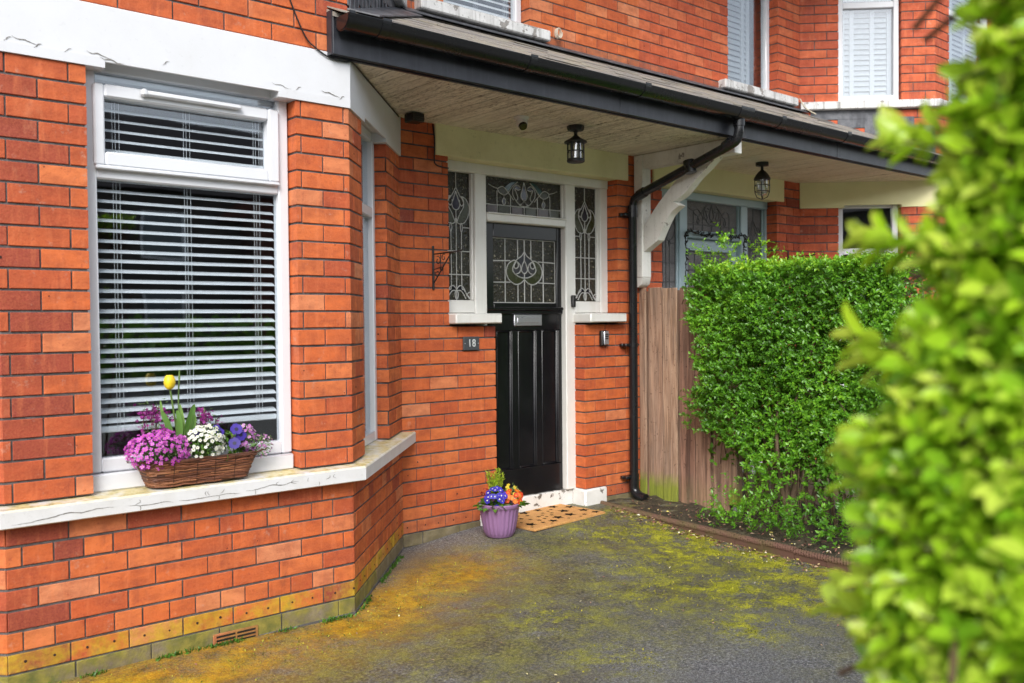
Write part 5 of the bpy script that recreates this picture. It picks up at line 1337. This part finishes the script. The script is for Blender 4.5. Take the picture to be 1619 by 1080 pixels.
nh = thing('privet_hedge', 'tall bright yellow-green privet hedge with large glossy leaves close beside the drive', 'hedge', (1.7, -4.9, -.02))
def yedge(z): return -.012 + np.interp(z, (0, .9, 1.15, 1.3, 1.42, 1.5, 1.6, 1.75, 1.95, 2.3), (-4.40, -4.40, -4.395, -4.405, -4.44, -4.425, -4.47, -4.49, -4.50, -4.62))
P_, A_, N_, T_, S_ = [], [], [], [], []; b = MB()
def shoot(x, y, z, d, pairs, big, yng):
    d = Vector(d).normalized(); sd = d.orthogonal().normalized(); sd = Matrix.Rotation(rnd.uniform(0, PI), 3, d) @ sd; sd2 = d.cross(sd); st_ = rnd.uniform(.011, .018); p0 = Vector((x, y, z))
    b.tube([p0 - d * .16 - Vector((0, 0, .03)), p0, p0 + d * st_ * pairs], [.0034, .0022, .0012], 5)
    for k in range(pairs):
        for sg in (1, -1):
            s_ = (sd if k % 2 else sd2) * sg; p = p0 + d * st_ * k
            P_.append(tuple(p)); A_.append(tuple(s_ * (1.0 - .5 * k / pairs) + d * (.55 + .6 * k / pairs) + Vector((rnd.gauss(0, .15), rnd.gauss(0, .15), rnd.gauss(0, .12) - .05)))); N_.append(tuple(d * .9 + Vector((0, 0, .6)) - s_ * .3))
            S_.append(big * rnd.uniform(.75, 1.1) * (.55 + .45 * math.sin(PI * (k + .9) / (pairs + 1.2)))); T_.append(yng * (.55 + .6 * k / pairs) + rnd.uniform(-.15, .18))
cnt = 0
while cnt < 9000:
    z = rnd.uniform(.85, 1.95) if rnd.random() < .62 else rnd.uniform(.02, 2.35); q = rnd.random(); ye_ = float(yedge(z))
    if q < .62: x = .86 + abs(rnd.gauss(0, .07)) + .03 * math.sin(z * 9); y = ye_ - .045 - abs(rnd.gauss(0, .15)); d = (-1 + rnd.gauss(0, .5), .25 + rnd.gauss(0, .5), .55 + rnd.gauss(0, .35))
    elif q < .78: x = .88 + abs(rnd.gauss(0, .4)); y = ye_ - .06 - abs(rnd.gauss(0, .07)); d = (rnd.gauss(-.1, .5), 1, .55 + rnd.gauss(0, .35))
    elif q < .86: x = rnd.uniform(.9, 2.6); y = rnd.uniform(-5.1, -4.6); z = 2.3 - abs(rnd.gauss(0, .06)); d = (rnd.gauss(0, .4), rnd.gauss(0, .4), 1)
    else: x = rnd.uniform(.98, 1.7); y = rnd.uniform(-5.0, ye_ - .08); d = (rnd.gauss(0, 1), rnd.gauss(0, 1), .4)
    if y < -5.15: continue
    pw = Vector((x, y + 4.874, 0)); 
    if x < .80: continue
    cnt += 1; shoot(x, y, z, d, rnd.randint(3, 5), rnd.uniform(.032, .045), rnd.uniform(.35, 1.0) if q < .8 else rnd.uniform(.1, .5))
for (y, z, n_) in ((-4.40, 1.515, 3), (-4.395, 1.395, 2), (-4.39, 1.29, 2), (-4.385, 1.13, 3), (-4.43, 1.60, 2)):
    for k in range(n_): shoot(.87 + rnd.uniform(0, .04), y - .030 + rnd.uniform(-.03, .0), z + rnd.uniform(-.02, .02), (-.2, 1 + rnd.uniform(-.2, .2), .25), 4, .044, .95)
leaves('foliage', G_NEAR, nh, HIGH, np.array(P_), np.array(A_), np.array(N_), np.array(S_), .52, np.clip(T_, 0, 1))
for i in range(30):
    x0, y0 = rnd.uniform(1.0, 2.4), rnd.uniform(-5.4, -4.62)
    for k in range(3):
        b.tube(spline([(x0, y0, -.02), (x0 + rnd.gauss(0, .08), y0 + rnd.gauss(0, .08), .9), (x0 + rnd.gauss(0, .18), y0 + rnd.gauss(0, .12), rnd.uniform(1.5, 2.2))], 6), [.014 * (1 - .06 * j) for j in range(13)], 6)
b.build('stems', W_STEM, nh, 60)

# ------------------------------------------------------------------ litter, moss tufts
M = NM('dead_leaf'); rr, gg, bb, _ = M.attr()
lit = M.finish(M.ramp(rr, [(0, (.05, .02, .012)), (.3, (.16, .06, .04)), (.55, (.30, .13, .10)), (.75, (.42, .30, .20)), (.9, (.62, .52, .10)), (1, (.7, .66, .5))]), .8)
n = 1500; s_ = npr.random(n) * (acc[-1] - .4) + .2; pp = np.array([tuple(eat(q)) for q in s_])
off = np.where(npr.random(n) < .6, -np.abs(npr.normal(size=n)) * .07 - .03, np.abs(npr.normal(size=n)) * .20 + .03)
px_ = pp[:, 0] + off; py_ = pp[:, 1]; pz = np.where(off < 0, gz(px_, py_) + .008, .075)
n2 = 220; qx = npr.uniform(1.3, 4.9, n2); qy = npr.uniform(-3.0, -.5, n2); ok = qy < np.where(qx < 3.2, -.95, -.35)
px_ = np.concatenate([px_, qx[ok]]); py_ = np.concatenate([py_, qy[ok]]); pz = np.concatenate([pz, gz(qx[ok], qy[ok]) + .008]); n = len(px_)
sz = np.concatenate([npr.uniform(.012, .032, 1500), npr.uniform(.006, .018, n - 1500)]); tr = npr.random(n); tr[1500:] = npr.uniform(.5, 1, n - 1500)
ax = npr.normal(size=(n, 3)); ax[:, 2] *= .25
tag(leaves('fallen_leaves', lit, None, LOW, np.stack([px_, py_, pz], -1), ax, npr.normal(size=(n, 3)) * .3 + np.array((0, 0, 1.)), sz, .5, tr), 'scattered brown and yellow leaf litter along the edging', 'leaf litter', kind='stuff')
# low moss cushions where the drive is damp
prob = np.clip(green * 1.0 + orange * .35, 0, 1) * (fx < 4.95) * (fx > .6); area = np.where(prob > .08, prob, 0); area /= area.sum()
ci = npr.choice(len(fx), 9000, p=area); mx_ = fx[ci] + npr.normal(size=9000) * .03; my_ = fy[ci] + npr.normal(size=9000) * .03
k_ = (np.sin(mx_ * 31 + my_ * 17) * np.sin(my_ * 43 - mx_ * 13) + npr.normal(size=9000) * .5) > -.1; mx_, my_ = mx_[k_], my_[k_]; n = len(mx_)
M = NM('drive_moss'); rr, gg, bb, _ = M.attr(); mossm = M.finish(M.ramp(rr, [(0, (.05, .055, .008)), (.5, (.20, .19, .014)), (1, (.40, .36, .04))]), .9)
tag(leaves('drive_moss', mossm, None, LOW, np.stack([mx_, my_, gz(mx_, my_) + .001], -1), npr.normal(size=(n, 3)) * .9 + np.array((0, 0, .7)), npr.normal(size=(n, 3)), npr.uniform(.005, .014, n), .6, npr.random(n)), 'yellow green moss cushions spread over the drive', 'moss', kind='stuff')
n = 1500; t_ = npr.random(n); bx = np.where(t_ < .62, .8 + t_ / .62 * 1.5, 2.33 + (t_ - .62) / .38 * .85); by = np.where(t_ < .62, -.945, -.945 + (t_ - .62) / .38 * .87) - np.abs(npr.normal(size=n)) * .012 - .004
keep = np.sin(bx * 9) + np.sin(bx * 23 + 1) + npr.normal(size=n) * .4 > .1; bx, by = bx[keep], by[keep]; n = len(bx)
ax = npr.normal(size=(n, 3)) * .6 + np.array((0, -.3, 1)); hh = npr.uniform(.008, .028, n)
tag(leaves('moss', G_MID, None, LOW, np.stack([bx, by, gz(bx, by) + .0], -1), ax, npr.normal(size=(n, 3)), hh, .4, npr.random(n) * .7), 'moss and tiny grass along the foot of the bay wall', 'moss', kind='stuff')

# ------------------------------------------------------------------ across the road (seen in the window glass)
op = thing('opposite_house', 'dark brick gabled house across the road, mirrored in the bay window', 'house', (9, -28, 0))
M = NM('far_brick'); bt = M.node('ShaderNodeTexBrick', {'Vector': M.obj(), 'Color1': (.16, .05, .03, 1), 'Color2': (.11, .035, .025, 1), 'Mortar': (.09, .08, .07, 1), 'Scale': 4.})
fbm = M.finish(bt.outputs[0], .85)
b = MB(); b.box(-46, 26, -34, -28, 0, 6.0); b.prism([(1, -27.8, 5.0), (9, -27.8, 5.0), (5, -27.8, 8.6)], (0, -5, 0)); b.prism([(13, -27.8, 5.0), (21, -27.8, 5.0), (17, -27.8, 8.6)], (0, -5, 0)); b.box(2, 8, -28, -27.1, 0, 5.2); b.box(14, 20, -28, -27.1, 0, 5.2); b.build('wall', fbm, op)
b = MB(); b.hexa([(-46.3, -27.6, 5.9), (26.3, -27.6, 5.9), (26.3, -34, 5.9), (-46.3, -34, 5.9), (-46.3, -31, 9), (26.3, -31, 9), (26.3, -31.2, 9), (-46.3, -31.2, 9)]); b.build('roof', M_TILE, op)
for xw in (-22., -17., -11., -6., 3.2, 5.6, 10.5, 15.2, 17.6, 22.5):
    for zw in (1.0, 3.6):
        b = MB(); yw = -27.09 if xw in (3.2, 5.6, 15.2, 17.6) else -27.99
        F = frame(0, yw, PI); b.fbox(F, -xw - 1.4, -xw, 0, .05, zw, zw + 1.6)
        w = b.build('window', M_UPVC, op); b = MB(); b.fbox(F, -xw - 1.3, -xw - .1, .051, .055, zw + .1, zw + 1.5); b.build('pane', m_plain('far_pane', (.10, .13, .15), .1), w)
oh = thing('roadside_hedge', 'long low hedge across the road, mirrored in the window glass', 'hedge', (10, -20, 0))
n = 9000; V_ = np.stack([npr.uniform(-20, 30, n), -20.2 + npr.normal(size=n) * .35, npr.uniform(0, 1.5, n)], -1); leaves('foliage', G_HEDGE, oh, LOW, V_, rand_dirs(n), rand_dirs(n), .28, .6, npr.random(n) * .6)
# ------------------------------------------------------------------ camera, light, sky
cam = bpy.data.cameras.new('camera'); co = bpy.data.objects.new('camera', cam); COL.objects.link(co)
yaw, tilt, roll = math.radians(40.498), math.radians(1.26), math.radians(-.509)
c, s = math.cos(yaw), math.sin(yaw)
r = Vector((c, -s, 0)); f = Vector((s, c, 0)); u = Vector((0, 0, 1))
f2 = f * math.cos(tilt) - u * math.sin(tilt); u2 = u * math.cos(tilt) + f * math.sin(tilt)
r3 = r * math.cos(roll) + u2 * math.sin(roll); u3 = u2 * math.cos(roll) - r * math.sin(roll)
m = Matrix(((r3.x, u3.x, -f2.x, 0), (r3.y, u3.y, -f2.y, 0), (r3.z, u3.z, -f2.z, 0), (0, 0, 0, 1)))
m.translation = Vector((0, -4.874, 1.442)); co.matrix_world = m
cam.sensor_width = 36; cam.sensor_fit = 'HORIZONTAL'; cam.lens = 1450 / 1619 * 36; cam.clip_start = .05; cam.clip_end = 500
cam.dof.use_dof = True; cam.dof.focus_distance = 5.0; cam.dof.aperture_fstop = 3.2
SC.camera = co
el, az = math.radians(38), math.radians(-45)     # sun behind the camera, a little to the left
sun = bpy.data.lights.new('sun', 'SUN'); sun.energy = 1.6; sun.angle = math.radians(28); sun.color = (1, .975, .94)
so = bpy.data.objects.new('sun', sun); COL.objects.link(so)
d = Vector((math.sin(az) * math.cos(el), -math.cos(az) * math.cos(el), math.sin(el)))
so.rotation_euler = (-d).to_track_quat('-Z', 'Y').to_euler()
W = bpy.data.worlds.new('World'); SC.world = W; W.use_nodes = True; nt = W.node_tree
bg = nt.nodes['Background']; sk = nt.nodes.new('ShaderNodeTexSky'); sk.sky_type = 'NISHITA'; sk.sun_disc = False
sk.sun_elevation = el; sk.sun_rotation = math.atan2(d.x, d.y); sk.air_density = 1.0; sk.dust_density = 1.5; sk.ozone_density = 1.0
hs = nt.nodes.new('ShaderNodeHueSaturation'); hs.inputs['Saturation'].default_value = .35
nt.links.new(sk.outputs[0], hs.inputs['Color']); nt.links.new(hs.outputs[0], bg.inputs['Color']); bg.inputs['Strength'].default_value = .15
vs = SC.view_settings; vs.view_transform = 'Standard'; vs.look = 'None'; vs.gamma = 1; vs.exposure = 1.05
SC.cycles.max_bounces = 8; SC.cycles.transparent_max_bounces = 16
try: SC.cycles.use_denoising = True
except Exception: pass
